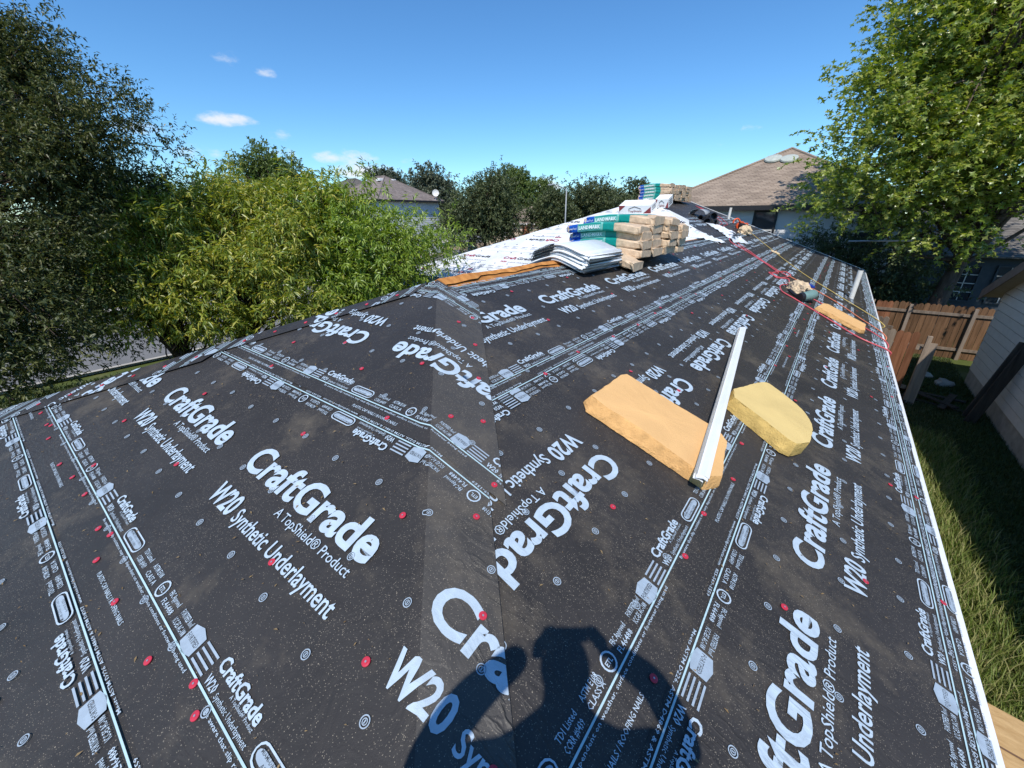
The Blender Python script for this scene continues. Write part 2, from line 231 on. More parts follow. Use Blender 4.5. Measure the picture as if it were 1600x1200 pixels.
class MB:
    def __init__(s): s.v = []; s.f = []; s.m = []
    def add(s, V, Fs, mi=0):
        o = len(s.v); s.v += [tuple(map(float, v)) for v in V]; s.f += [tuple(i+o for i in f) for f in Fs]; s.m += [mi]*len(Fs)
    def box(s, lo, hi, mi=0, M=None):
        x0, y0, z0 = lo; x1, y1, z1 = hi
        V = [Vector(p) for p in ((x0, y0, z0), (x1, y0, z0), (x1, y1, z0), (x0, y1, z0), (x0, y0, z1), (x1, y0, z1), (x1, y1, z1), (x0, y1, z1))]
        if M is not None: V = [M @ p for p in V]
        s.add(V, [(0, 3, 2, 1), (4, 5, 6, 7), (0, 1, 5, 4), (1, 2, 6, 5), (2, 3, 7, 6), (3, 0, 4, 7)], mi)
    def prism(s, poly, d, mi=0):
        """poly: list of 3D points (planar), extruded by vector d"""
        n = len(poly); A = [Vector(p) for p in poly]; d = Vector(d); V = A+[p+d for p in A]
        s.add(V, [tuple(range(n))[::-1], tuple(range(n, 2*n))]+[(i, (i+1) % n, n+(i+1) % n, n+i) for i in range(n)], mi)
    def tube(s, path, rad, n=8, mi=0, cap=True):
        P = [Vector(p) for p in path]; R = [float(q) for q in rad] if hasattr(rad, '__len__') else [float(rad)]*len(P); rings = []
        up = Vector((0, 0, 1)); V = []
        for i, p in enumerate(P):
            t = (P[min(i+1, len(P)-1)]-P[max(i-1, 0)]);
            if t.length < 1e-9: t = Vector((0, 0, 1))
            t.normalize(); a = t.cross(up)
            if a.length < .05: a = t.cross(Vector((1, 0, 0)))
            a.normalize(); b = t.cross(a)
            V += [p+R[i]*(math.cos(2*math.pi*k/n)*a+math.sin(2*math.pi*k/n)*b) for k in range(n)]
        Fs = [(i*n+k, i*n+(k+1) % n, (i+1)*n+(k+1) % n, (i+1)*n+k) for i in range(len(P)-1) for k in range(n)]
        if cap: Fs += [tuple(range(n))[::-1], tuple(range((len(P)-1)*n, len(P)*n))]
        s.add(V, Fs, mi)
    def build(s, name, mats, parent=None, smooth=False, bevel=0):
        me = bpy.data.meshes.new(name); me.from_pydata(s.v, [], s.f); me.polygons.foreach_set('material_index', s.m)
        bm = bmesh.new(); bm.from_mesh(me); bmesh.ops.recalc_face_normals(bm, faces=bm.faces); bm.to_mesh(me); bm.free()
        if smooth: me.polygons.foreach_set('use_smooth', [True]*len(me.polygons))
        o = link(name, me, parent, mats)
        if bevel:
            b = o.modifiers.new('bevel', 'BEVEL'); b.width = bevel; b.segments = 2; b.limit_method = 'ANGLE'
        return o
def catmull(pts, n=8):
    P = [Vector(p) for p in pts]; P = [P[0]]+P+[P[-1]]; out = []
    for i in range(1, len(P)-2):
        for k in range(n):
            t = k/n; a, b, c, d = P[i-1], P[i], P[i+1], P[i+2]
            out.append(.5*((2*b)+(-a+c)*t+(2*a-5*b+4*c-d)*t*t+(-a+3*b-3*c+d)*t**3))
    out.append(P[-2]); return out
_tc = {}
def text_arr(s, bold=0.0, sx=1.0, res=2, spacing=1.0):
    """the flat outline of a line of lettering, cap height 1, starting at x = 0"""
    key = (s, bold, sx, res, spacing)
    if key in _tc: return _tc[key]
    c = bpy.data.curves.new('t', 'FONT'); c.body = s; c.size = 1; c.offset = bold; c.resolution_u = res; c.space_character = spacing; c.fill_mode = 'BOTH'
    o = bpy.data.objects.new('t', c); COL.objects.link(o); dg = bpy.context.evaluated_depsgraph_get(); dg.update()
    me = bpy.data.meshes.new_from_object(o.evaluated_get(dg)); bpy.data.objects.remove(o)
    bm = bmesh.new(); bm.from_mesh(me); bmesh.ops.triangulate(bm, faces=bm.faces); bm.to_mesh(me); bm.free()
    V = np.empty(len(me.vertices)*3, dtype=np.float32); me.vertices.foreach_get('co', V); V = V.reshape(-1, 3)[:, :2].astype(float)
    Fc = np.array([tuple(p.vertices) for p in me.polygons], dtype=np.int32).reshape(-1, 3)
    V[:, 0] -= V[:, 0].min(); V = V/0.73; V[:, 0] *= sx
    bpy.data.meshes.remove(me); _tc[key] = (V, Fc); return _tc[key]

# ------------------------------------------------------------------ the ground, the streets
G = -4.0
def smooth_strip(path, w0, w1, z):
    V = []; Fs = []; P = catmull([(x, y, 0) for x, y in path], 8)
    for i, p in enumerate(P):
        t = (P[min(i+1, len(P)-1)]-P[max(i-1, 0)]).normalized(); n = Vector((-t.y, t.x, 0))
        V += [p+n*w0+Vector((0, 0, z)), p+n*w1+Vector((0, 0, z))]
    Fs = [(2*i, 2*i+2, 2*i+3, 2*i+1) for i in range(len(P)-1)]; return V, Fs
g = MB(); S_ = 900
g.add([(-S_, -S_, G), (S_, -S_, G), (S_, S_, G), (-S_, S_, G)], [(0, 1, 2, 3)])
tag(g.build('ground', 'lawn'), kind='structure')
ROAD = [(-20, -120), (-20, -40), (-20.2, 0), (-22.5, 18), (-30, 34), (-43, 50), (-62, 68), (-100, 95), (-170, 140)]
V, Fs = smooth_strip(ROAD, -5.2, 5.2, G+.004); r_ = MB(); r_.add(V, Fs); tag(r_.build('road', 'asphalt'), kind='structure')
for side in (-1, 1):
    k_ = MB(); V1, F1 = smooth_strip(ROAD, side*5.2, side*5.38, G+.12); k_.add(V1, F1)
    V2 = [Vector((v.x, v.y, G-.02)) for v in V1[0 if side > 0 else 0::2]]; n = len(V2)
    a = [V1[2*i] for i in range(n)]; k_.add(a+V2, [(i, i+1, n+i+1, n+i) for i in range(n-1)])
    tag(k_.build('kerb', 'concrete'), kind='structure')
    V1, F1 = smooth_strip(ROAD, side*6.6, side*7.9, G+.008); k_ = MB(); k_.add(V1, F1); tag(k_.build('pavement', 'concrete'), kind='structure')
d_ = MB(); d_.add([(-46, 40, G+.006), (-20, 48, G+.006), (-14, 62, G+.006), (-52, 66, G+.006)], [(0, 1, 2, 3)]); tag(d_.build('path', 'dirt'), kind='structure')

# ------------------------------------------------------------------ our house: roof planes
s = 0.3743; k = math.sqrt(1+s*s); U2 = 9.466; MM = 2.80; UE = 17.57; XE = 3.745; EAVE = -s*XE; WY = 4.9
house = empty('house', (0, 0, G), 'house under the photographer, its hip roof stripped and papered in black and white sheet', 'house')
HO = Vector((0, 0, -G))                      # children are built in world space, the empty stands on the ground
def hpart(o): o.parent = house; o.location = HO; return o
DT = .03
deck = MB()
def slab(poly, th=.03, mi=0): deck.prism(poly, (0, 0, -th), mi)
xl = -MM-(U2+MM-WY); 
slab([(0, 0, 0), (XE, -XE, -s*XE), (XE, UE, -s*XE), (-MM, UE, s*MM), (-MM, U2+MM, s*MM), (0, U2, 0)])
slab([(0, 0, 0), (-XE, -XE, -s*XE), (XE, -XE, -s*XE)])
slab([(0, 0, -.001), (0, U2, -.001), (-XE, U2-XE, -s*XE), (-XE, -XE, -s*XE)])
slab([(-MM, U2+MM, s*MM), (xl, WY, s*(WY-U2)), (-(U2-WY), WY, s*(WY-U2)), (0, U2, -.001)])
slab([(-MM, U2+MM, s*MM-.001), (-MM, UE, s*MM-.001), (xl, UE, s*(WY-U2)), (xl, WY, s*(WY-U2))])
hpart(deck.build('roof_deck', 'deck'))
w = MB(); b0 = .35
w.box((-XE+b0, -XE+b0, G), (XE-b0, UE-.2, EAVE-.12)); w.box((xl+b0, WY+b0, G), (XE-b0-.01, UE-.21, EAVE-.35))
w.add([(XE-b0, UE-.2, EAVE-.13), (-MM, UE-.2, s*MM-.06), (xl+b0, UE-.2, EAVE-.35)], [(0, 1, 2)])
hpart(w.build('wall', 'house_wall'))
f_ = MB(); f_.box((XE-.03, -XE, EAVE-.17), (XE-.002, UE, EAVE-.036)); hpart(f_.build('fascia', 'white_trim'))
f_ = MB(); f_.box((-XE, -XE-.012, EAVE-.17), (XE, -XE+.02, EAVE-.032)); hpart(f_.build('fascia', 'white_trim'))
f_ = MB(); f_.box((XE-b0, -XE, EAVE-.165), (XE-.03, UE-.02, EAVE-.15)); hpart(f_.build('soffit', 'white_trim'))
f_ = MB(); ze = s*(WY-U2); f_.box((xl-.3, WY-.03, ze-.26), (-(U2-WY)+.6, WY+.0, ze-.10)); f_.box((xl-.32, WY-.05, ze-.095), (-(U2-WY)+.6, WY+.0, ze-.035)); hpart(f_.build('fascia', 'white_trim'))
d_ = MB(); d_.box((XE-.012, -XE, EAVE+.001), (XE+.012, UE+.01, EAVE+.013)); d_.box((XE+.013, -XE, EAVE-.08), (XE+.016, UE+.01, EAVE+.011)); hpart(d_.build('drip_edge', 'white_metal'))
d_ = MB(); ya, yb = UE-.03, UE+.03
d_.prism([(XE, ya, EAVE+.014), (XE, yb, EAVE+.014), (-MM, yb, s*MM+.014), (-MM, ya, s*MM+.014)], (0, 0, .014)); d_.prism([(XE, yb-.004, EAVE-.06), (XE, yb, EAVE-.06), (-MM, yb, s*MM-.06), (-MM, yb-.004, s*MM-.06)], (0, 0, .075)); hpart(d_.build('drip_edge', 'white_metal'))
# bare sheathing of the lower porch roof beyond the eave
p_ = MB(); p_.prism([(XE+.05, -.10, -1.70), (XE+2.2, -.22, -1.86), (XE+2.2, -5, -1.86), (XE+.05, -5, -1.70)], (0, 0, -.025)); po = hpart(p_.build('porch_deck', 'osb'))
for yy in (-.33, -.56, -.95):
    c_ = MB(); c_.add([(XE+.05, yy-.006, -1.697), (XE+2.2, yy-.126, -1.857), (XE+2.2, yy-.112, -1.857), (XE+.05, yy+.004, -1.697)], [(0, 1, 2, 3)]); o = c_.build('chalk_line', 'chalk', po)

# ------------------------------------------------------------------ underlayment: sheets, folds over the hips, print
FB = .05
class Plane:
    def __init__(s_, O, A, B):
        s_.O = np.array(O, float); s_.A = np.array(A, float); s_.B = np.array(B, float); n = np.cross(s_.A, s_.B); n = n if n[2] > 0 else -n; s_.n = n/np.linalg.norm(n)
    def map(s_, ab, off, folds=()):
        ab = np.asarray(ab, float); P = s_.O+ab[:, :1]*s_.A+ab[:, 1:2]*s_.B; Nn = np.repeat(s_.n[None], len(P), 0); o = np.full(len(P), 0.0)+off
        for h0, h, eS, eT, nT, extra in folds:
            rel = P-h0; d = rel@eS; m = d > -1e-5; w_ = np.clip((d+FB)/FB, 0, 1); o = o*(1-.7*w_)+extra*w_
            if m.any():
                along = rel@h; foot = h0+along[:, None]*h
                P[m] = (foot+d[:, None]*eT)[m]; Nn[m] = nT
        return P+Nn*o[:, None]
PR = Plane((0, 0, 0), (0, 1, 0), (1/k, 0, -s/k)); PL = Plane((0, 0, 0), (1, 0, 0), (0, -1/k, -s/k)); PB = Plane((0, 0, 0), (0, -1, 0), (-1/k, 0, -s/k)); PW = Plane((0, U2, 0), (1, 0, 0), (0, -1/k, -s/k))
def fold(src, dst, h0, h, side, extra):
    h = np.array(h, float); h /= np.linalg.norm(h); eS = np.cross(h, src.n); eS /= np.linalg.norm(eS)
    if eS@np.array(side, float) < 0: eS = -eS
    eT = np.cross(h, dst.n); eT /= np.linalg.norm(eT)
    if eT@np.array(side, float) < 0: eT = -eT
    return (np.array(h0, float), h, eS, eT, dst.n, extra)
FLR = fold(PL, PR, (0, 0, 0), (1, -1, -s), (1, 1, 0), .019)       # left sheet lapped over the near hip
FBL = fold(PB, PL, (0, 0, 0), (-1, -1, -s), (1, -1, 0), .019)
FWR = fold(PW, PR, (0, U2, 0), (-1, 1, s), (1, 1, 0), .019)
def line_ab(pl, f):                                              # hip line in a plane's own 2D frame: point, outward normal
    h0, h, eS = f[0], f[1], f[2]; p0 = np.array([(h0-pl.O)@pl.A, (h0-pl.O)@pl.B]); n = np.array([eS@pl.A, eS@pl.B]); return p0, n
def clip2d(V, Fc, cuts, splits):
    """cuts: (point, normal) keep side where (x-p).n <= 0; splits: only cut, keep both"""
    bm = bmesh.new(); vs = [bm.verts.new((x, y, 0)) for x, y in V]
    for f in Fc:
        try: bm.faces.new([vs[i] for i in f])
        except ValueError: pass
    for (p, n) in cuts:
        bmesh.ops.bisect_plane(bm, geom=bm.verts[:]+bm.edges[:]+bm.faces[:], plane_co=(p[0], p[1], 0), plane_no=(n[0], n[1], 0), clear_outer=True)
    for (p, n) in splits:
        bmesh.ops.bisect_plane(bm, geom=bm.verts[:]+bm.edges[:]+bm.faces[:], plane_co=(p[0], p[1], 0), plane_no=(n[0], n[1], 0))
    bmesh.ops.triangulate(bm, faces=bm.faces); bm.verts.index_update()
    Vo = np.array([(v.co.x, v.co.y) for v in bm.verts]).reshape(-1, 2); Fo = np.array([[v.index for v in f.verts] for f in bm.faces], dtype=np.int32).reshape(-1, 3); bm.free(); return Vo, Fo
class Print:
    def __init__(s_, pl, folds, cuts, splits, off): s_.pl, s_.folds, s_.cuts, s_.splits, s_.off = pl, folds, cuts, splits, off; s_.V = []; s_.F = []; s_.M = []; s_.n = 0
    def put(s_, V, Fc, mi=0):
        for (p, n) in s_.cuts:
            d = (V-p)@np.array(n)
            if (d > 0).all(): return
        need = any(((V-p)@np.array(n) > 0).any() for p, n in s_.cuts) or any((((V-p)@np.array(n)) > 0).any() and (((V-p)@np.array(n)) < 0).any() for p, n in s_.splits)
        if need:
            V, Fc = clip2d(V, Fc, s_.cuts, s_.splits)
            if len(Fc) == 0: return
        s_.V.append(V); s_.F.append(Fc+s_.n); s_.M.append(np.full(len(Fc), mi)); s_.n += len(V)
    def text(s_, st, a, b, cap, flip=False, bold=0., sx=1., width=None, mi=0, res=3):
        V, Fc = text_arr(st, bold, sx, res); V = V*cap
        if width: V = V*np.array([width/V[:, 0].max(), 1])
        V = V*np.array([1, -1]); 
        if flip: V = -V
        s_.put(V+np.array([a, b]), Fc, mi)
    def rect(s_, a0, a1, b0_, b1, mi=0):
        s_.put(np.array([[a0, b0_], [a1, b0_], [a1, b1], [a0, b1]], float), np.array([[0, 1, 2], [0, 2, 3]]), mi)
    def ring(s_, a, b, r0, r1, n=16, mi=0, sx=1., sy=1.):
        t = np.linspace(0, 2*math.pi, n, endpoint=False); c = np.stack([np.cos(t)*sx, np.sin(t)*sy], 1); V = np.concatenate([c*r0, c*r1])+np.array([a, b])
        Fc = np.array([[i, (i+1) % n, n+(i+1) % n] for i in range(n)]+[[i, n+(i+1) % n, n+i] for i in range(n)]); s_.put(V, Fc, mi)
    def badge(s_, a, b, w_, h_, flip, st, detail):
        sg = -1 if flip else 1; t = .006
        n = 6; pts = []
        for cx, cy, a0 in ((w_/2-h_/2, 0, -90), (-w_/2+h_/2, 0, 90)):
            for i in range(n+1): an = math.radians(a0+180*i/n); pts.append((cx+h_/2*math.cos(an), cy+h_/2*math.sin(an)))
        P = np.array(pts); Q = P*np.array([(w_-2*t)/w_, (h_-2*t)/h_]); m = len(P); c = np.array([a+sg*w_/2, b])
        if detail:
            s_.put(np.concatenate([P, Q])+c, np.array([[i, (i+1) % m, m+(i+1) % m] for i in range(m)]+[[i, m+(i+1) % m, m+i] for i in range(m)]))
            s_.put(Q*np.array([.93, .62])+c, np.array([[0, i, i+1] for i in range(1, m-1)]), 1)
            s_.text(st[0], a+sg*w_*.12, b-.004*sg, h_*.2, flip, .012, width=w_*.76, mi=2, res=1); s_.text(st[1], a+sg*w_*.26, b+h_*.26*sg, h_*.2, flip, .012, width=w_*.48, mi=2, res=1)
        else: s_.put(P*.95+c, np.array([[0, i, i+1] for i in range(1, m-1)]), 1)
    def build(s_, name, mats, parent):
        if not s_.V: return None
        V = np.concatenate(s_.V); Fc = np.concatenate(s_.F); M = np.concatenate(s_.M)
        P = s_.pl.map(V, s_.off, s_.folds); nn = np.cross(P[Fc[:, 1]]-P[Fc[:, 0]], P[Fc[:, 2]]-P[Fc[:, 0]]); fl = nn[:, 2] < 0; Fc[fl] = Fc[fl][:, ::-1]
        me = mesh_np(name, P, Fc, mi=M); return tag(link(name, me, parent, mats), kind='stuff')
def sheet(pl, folds, cuts, splits, a0, a1, b0_, b1, o0, o1, mat, parent_name, step=.5, edge=None, lapmat=False):
    na = max(2, int((a1-a0)/step)+1); nb = max(2, int((b1-b0_)/step)+1); A = np.linspace(a0, a1, na); B = np.linspace(0, 1, nb); V = []
    for a in A:
        lo = b0_+(edge(a) if edge else 0)
        for t in B: V.append((a, lo+(b1-lo)*t))
    Fc = np.array([(i*nb+j, (i+1)*nb+j, (i+1)*nb+j+1, i*nb+j+1) for i in range(na-1) for j in range(nb-1)])
    V, Fc = clip2d(np.array(V), Fc, cuts, splits)
    off = o0+(o1-o0)*(V[:, 1]-b0_)/(b1-b0_)
    P = pl.map(V, off, folds); nn = np.cross(P[Fc[:, 1]]-P[Fc[:, 0]], P[Fc[:, 2]]-P[Fc[:, 0]]); fl = nn[:, 2] < 0; Fc[fl] = Fc[fl][:, ::-1]
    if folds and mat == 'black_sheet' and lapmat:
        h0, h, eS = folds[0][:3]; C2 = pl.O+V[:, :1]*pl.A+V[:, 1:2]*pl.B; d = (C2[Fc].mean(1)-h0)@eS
        return hpart(link(parent_name, mesh_np(parent_name, P, Fc, mi=(d > 0).astype(int)), None, [mat, 'black_flap_sheen']))
    return hpart(link(parent_name, mesh_np(parent_name, P, Fc), None, mat))
PER = 1.48
def big_row(pr, a_list, b, flip, det=True, mats=(0, 0)):
    sg = -1 if flip else 1
    for a in a_list:
        if len(mats) and mats[0] != mats[1]:
            pr.text('Craft', a, b+.078*sg, .155, flip, .021, width=.50, mi=mats[0]); pr.text('Grade', a+.53*sg, b+.078*sg, .155, flip, .021, width=.62, mi=mats[1])
            pr.text('W20', a+.04*sg, b+.30*sg, .10, flip, .03, width=.24, mi=mats[0]); pr.text('Synthetic Underlayment', a+.33*sg, b+.30*sg, .06, flip, .0, width=.84, mi=mats[1], res=1); continue
        pr.text('CraftGrade', a, b+.078*sg, .160, flip, .03, width=1.15, res=4)
        pr.text('A TopShield\u00ae Product', a+.52*sg, b+.155*sg, .046, flip, .004, width=.60, res=2 if det else 1)
        pr.text('W20', a+.03*sg, b+.288*sg, .108, flip, .03, width=.255, res=3); pr.text('Synthetic Underlayment', a+.325*sg, b+.288*sg, .074, flip, .014, width=.86, res=3 if det else 1)
LONG1 = 'Be aware that slip resistance may vary dependent on weather, surface conditions or footwear being used'
LONG2 = 'Meets ASTM D226, ASTM D4869 & ASTM D8257   www.topshieldproducts.com   855-569-1559'
def small_row(pr, a, b, flip, det):
    sg = -1 if flip else 1
    pr.text('CraftGrade', a, b-.008*sg, .046, flip, .03, width=.30, res=2 if det else 1)
    if det:
        pr.text('W20', a, b+.042*sg, .03, flip, .02, width=.07, res=1); pr.text('Synthetic Underlayment', a+.085*sg, b+.042*sg, .02, flip, 0, width=.235, res=1)
        pr.text('A TopShield\u00ae Product', a+.14*sg, b+.008*sg, .013, flip, 0, width=.16, res=1)
    else: pr.rect(*sorted((a, a+.31*sg)), *sorted((b+.018*sg, b+.034*sg)), 1)
    pr.badge(a+.35*sg, b+.012*sg, .21, .062, flip, ('MIAMI-DADE COUNTY', 'APPROVED'), det)
    x = .60
    for it in (('TDI Listed', 'CCRR #0439'), ('ASTM E108', 'CLASS A'), 'ring', ('FBC Approved', 'FL46488'), ('FORTIFIED Roof', 'ICC-ES AC-188')):
        if it == 'ring':
            pr.ring(a+(x+.03)*sg, b+.012*sg, .034, .027, 14); pr.text('ETL', a+(x+.012)*sg, b+.022*sg, .018, flip, .02, width=.036, res=1); x += .09; continue
        if det:
            pr.text(it[0], a+x*sg, b+.004*sg, .023, flip, .006, width=.105, res=1); pr.text(it[1], a+x*sg, b+.038*sg, .023, flip, .006, width=.105, res=1)
        else:
            for dz in (-.018, .016): pr.rect(*sorted((a+x*sg, a+(x+.1)*sg)), *sorted((b+dz*sg, b+(dz+.02)*sg)), 1)
        x += .145
    hx = a+1.29*sg; P = np.array([(-.045, -.03), (0, -.042), (.045, -.03), (.045, .03), (0, .042), (-.045, .03)])*.95; m = 6
    c = np.array([hx, b+.012*sg]); pr.put(P*1.15+c, np.array([[0, i, i+1] for i in range(1, 5)]), 1)
    if det: pr.text('FORTIFIED', hx-.043*sg, b+.022*sg, .02, flip, .02, width=.086, mi=2, res=1)
    for i in range(4): 
        pr.rect(*sorted((a+1.355*sg, a+1.455*sg)), *sorted((b+(-.025+.02*i)*sg, b+(-.017+.02*i)*sg)), 1)
def line_group(pr, A_, B_, a0, a1, phase, near=(-9, 4.0), small=True, mint=3):
    pr.rect(a0, a1, A_-.0035, A_+.0035, mint); pr.rect(a0, a1, B_-.0035, B_+.0035, mint)
    n0 = int((a0-phase)/PER)-1; n1 = int((a1-phase)/PER)+2
    for i in range(n0, n1):
        a = phase+i*PER; det = near[0] < a < near[1]
        if small: small_row(pr, a, A_-.055, False, det); small_row(pr, a+1.0, B_+.055, True, det)
        if det:
            pr.text(LONG1, a+.1, A_+.024, .0145, False, 0.004, width=1.28, res=1); pr.text(LONG2, a+1.3, B_-.024, .0145, True, .004, width=1.28, res=1)
            pr.text('PLASTIC CAP NAILS / ROOFING NAILS', a+.5, (A_+B_)/2+.012, .02, False, .008, width=.42, res=1)
        else:
            pr.rect(a+.1, a+.7, A_+.013, A_+.022, 1); pr.rect(a+.76, a+1.38, A_+.013, A_+.022, 1); pr.rect(a+.0, a+.9, B_-.022, B_-.013, 1)
def dots(pr, a0, a1, b0_, b1, seed, near=5.):
    rg = random.Random(seed); sa, sb = .345, .30; j = 0
    b = b0_
    while b < b1:
        a = a0+(sa/2 if j % 2 else 0)+rg.uniform(-.02, .02)
        while a < a1:
            x, y = a+rg.uniform(-.012, .012), b+rg.uniform(-.012, .012)
            if a < near:
                pr.ring(x, y, .0175, .0138, 18, 1); pr.ring(x, y, .0098, .007, 12, 1); pr.rect(x-.0022, x+.0022, y-.0055, y+.0055, 1)
            else: pr.ring(x, y, .017, .004, 10, 1)
            a += sa
        b += sb; j += 1
capm = MB()
for r0, z0, r1, z1 in ((.0185, 0, .0178, .0025), (.0178, .0025, .012, .0036)):
    n = 14; capm.add([(r0*math.cos(t*2*math.pi/n), r0*math.sin(t*2*math.pi/n), z0) for t in range(n)]+[(r1*math.cos(t*2*math.pi/n), r1*math.sin(t*2*math.pi/n), z1) for t in range(n)], [(i, (i+1) % n, n+(i+1) % n, n+i) for i in range(n)])
capm.add([(.012*math.cos(t*2*math.pi/14), .012*math.sin(t*2*math.pi/14), .0036) for t in range(14)], [tuple(range(14))]); capm.add([(.0045*math.cos(t*2*math.pi/8), .0045*math.sin(t*2*math.pi/8), .0046) for t in range(8)], [tuple(range(8))], 1)
capo = capm.build('cap_nail', ['cap_red', 'cap_metal']); CAPME = capo.data; bpy.data.objects.remove(capo)
def cap_nail(pl, folds, a, b, off, parent):
    P = pl.map([(a, b)], off, folds)[0]; Pa = pl.map([(a+.01, b)], off, folds)[0]; Pb = pl.map([(a, b+.01)], off, folds)[0]
    n = Vector(np.cross(Pa-P, Pb-P)); n = n if n.z > 0 else -n
    o = bpy.data.objects.new('cap_nail', CAPME); COL.objects.link(o); o.parent = parent; o.location = Vector(P); o.scale = (.84, .84, 1)
    n = (n.normalized()+Vector((random.uniform(-.06, .06), random.uniform(-.06, .06), 0))).normalized(); o.rotation_euler = n.to_track_quat('Z', 'Y').to_euler(); return o
PM = ['print_blue', 'print_dim', 'black_sheet', 'print_mint']
# ---- right-hand slope
hipR = (np.array([0., 0.]), np.array([-k, -1.])/math.hypot(k, 1)); hipW_R = (np.array([U2, 0.]), np.array([-k, -1.])/math.hypot(k, 1))
RC = [(-2.96, .03, hipW_R, .004, .012), (.03, 1.475, hipR, .004, .012), (1.34, 2.86, hipR, .004, .012), (2.70, 3.992, hipR, .003, .008)]
rowsR = {0: [(-.70, True, 10.6)], 1: [(.66, False, .76)], 2: [(2.185, True, -.62)], 3: [(3.255, False, -.36)]}
linesR = {0: [(-1.18, -1.04, .3, 'near')], 1: [(.165, .255, .9, 'n'), (1.335, 1.435, -.35, 'n')], 2: [(2.705, 2.888, -1.02, 'n'), (1.335, 1.475, -.35, 'n')], 3: [(3.885, 3.93, -.4, 'n'), (2.705, 2.90, -1.02, 'n')]}
def ridge_edge(a): return .0 if a > 2.9 or a < .02 else (.085+.03*math.sin(a*3.1)+.02*math.sin(a*11))*min(1, (2.9-a)/.5)
nailcount = 0
for i, (b0_, b1, hp, o0, o1) in enumerate(RC):
    a0 = -b1/k-.02 if i else U2-.2; a0 = max(a0, -3.75)
    sh = sheet(PR, (), [hp], [], a0, UE, b0_, b1, o0, o1, 'black_sheet', 'underlayment_course', .25 if i == 1 else .6, ridge_edge if i == 1 else None)
    pr = Print(PR, (), [hp, (np.array([UE-.01, 0]), np.array([1, 0])), (np.array([0, b1-.004]), np.array([0, 1])), (np.array([0, .13 if i == 1 else b0_+.005 if i == 0 else RC[i-1][1]+.003]), np.array([0, -1]))], [], o1+.0035)
    for b, fl, ph in rowsR[i]: big_row(pr, [ph+PER*j for j in range(-3, 14)], b, fl)
    for A_, B_, ph, _ in linesR[i]: line_group(pr, A_, B_, a0, UE, ph, near=(-9, 3.6))
    dots(pr, a0, UE, b0_+.12, b1-.05, 10+i)
    pr.build('printed_lettering', PM, sh)
    rg = random.Random(40+i); top_ = .15 if i == 1 else b0_+.1 if i == 0 else RC[i-1][1]+.03
    spots = [(a_+rg.uniform(-.2, .2), linesR[i][0 if i != 1 else 1][0]+rg.uniform(.02, .15)) for a_ in np.arange(a0, 15, .55)]+[(a_+rg.uniform(-.4, .4), q+rg.uniform(-.12, .12)) for q in (top_+.2, top_+.75) for a_ in np.arange(a0, 9, 1.7)]
    for a, b in spots:
        if ((np.array([a, b])-hp[0])@hp[1]) < -.42 and top_ < b < b1-.03: cap_nail(PR, (), a, b, o1+.004, sh)
# ---- near hip-end slope; its sheets lap over the hip onto the right-hand slope
p0, nL = line_ab(PL, FLR); pB, nB = line_ab(PB, FBL); hipLl = (np.array([0., 0.]), np.array([-k, -1.])/math.hypot(k, 1))
nLu = nL/np.linalg.norm(nL)
def flapcut(w): return (p0+nLu*w, nLu)
LCs = [(.0, 1.50, .36), (1.36, 2.86, .285), (2.70, 4.005, .26)]
rowsL = {0: [(.93, True, .12)], 1: [(2.0, False, .47)], 2: [(3.66, True, .95)]}
linesL = {0: [(.10, .19, .55), (1.40, 1.53, .2)], 1: [(2.66, 2.89, -.05), (1.40, 1.53, .2)], 2: [(2.66, 2.885, -.05)]}
def prevb(i): return .05 if i == 0 else LCs[i-1][1]+.03
for i, (b0_, b1, fw) in enumerate(LCs):
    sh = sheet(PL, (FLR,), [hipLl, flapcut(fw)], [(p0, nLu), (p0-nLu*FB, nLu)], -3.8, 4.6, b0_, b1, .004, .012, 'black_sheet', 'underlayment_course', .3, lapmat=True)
    pr = Print(PL, (FLR,), [hipLl, flapcut(fw-.003), (np.array([0, b1-.004]), np.array([0, 1])), (np.array([0, .02 if i == 0 else LCs[i-1][1]+.003]), np.array([0, -1]))], [(p0, nLu), (p0-nLu*FB, nLu)], .0155)
    for b, fl, ph in rowsL[i]: big_row(pr, [ph+PER*j for j in range(-4, 4)], b, fl)
    for A_, B_, ph in linesL[i]: line_group(pr, A_, B_, -4, 4.6, ph)
    dots(pr, -4, 4.6, b0_+.12, b1-.05, 20+i, near=9)
    pr.build('printed_lettering', PM, sh)
    rg = random.Random(60+i); spots = [(a_+rg.uniform(-.13, .13), linesL[i][0 if i else 1][0]+rg.uniform(.03, .11)) for a_ in np.arange(-3.2, 3.6, .36)]+[(a_+rg.uniform(-.25, .25), b0_+q+rg.uniform(-.1, .1)) for q in (.5, .95, 1.25) for a_ in np.arange(-3.1+q, 3.6, 1.05)]
    for a, b in spots:
        if prevb(i) < b < b1-.03 and ((np.array([a, b])-p0)@nLu) < fw-.04 and ((np.array([a, b]))@hipLl[1]) < -.05: cap_nail(PL, (FLR,), a, b, .0155, sh)
    for j in range(5):                                           # a line of caps down the flap's edge
        t = b0_+(j+.5)*(b1-b0_)/5; base = p0+np.array([1/math.hypot(1, k), k/math.hypot(1, k)])*t*1.36; q = base+nLu*(fw-.07)
        if b0_+.05 < q[1] < b1-.05: cap_nail(PL, (FLR,), q[0], q[1], .0155, sh)
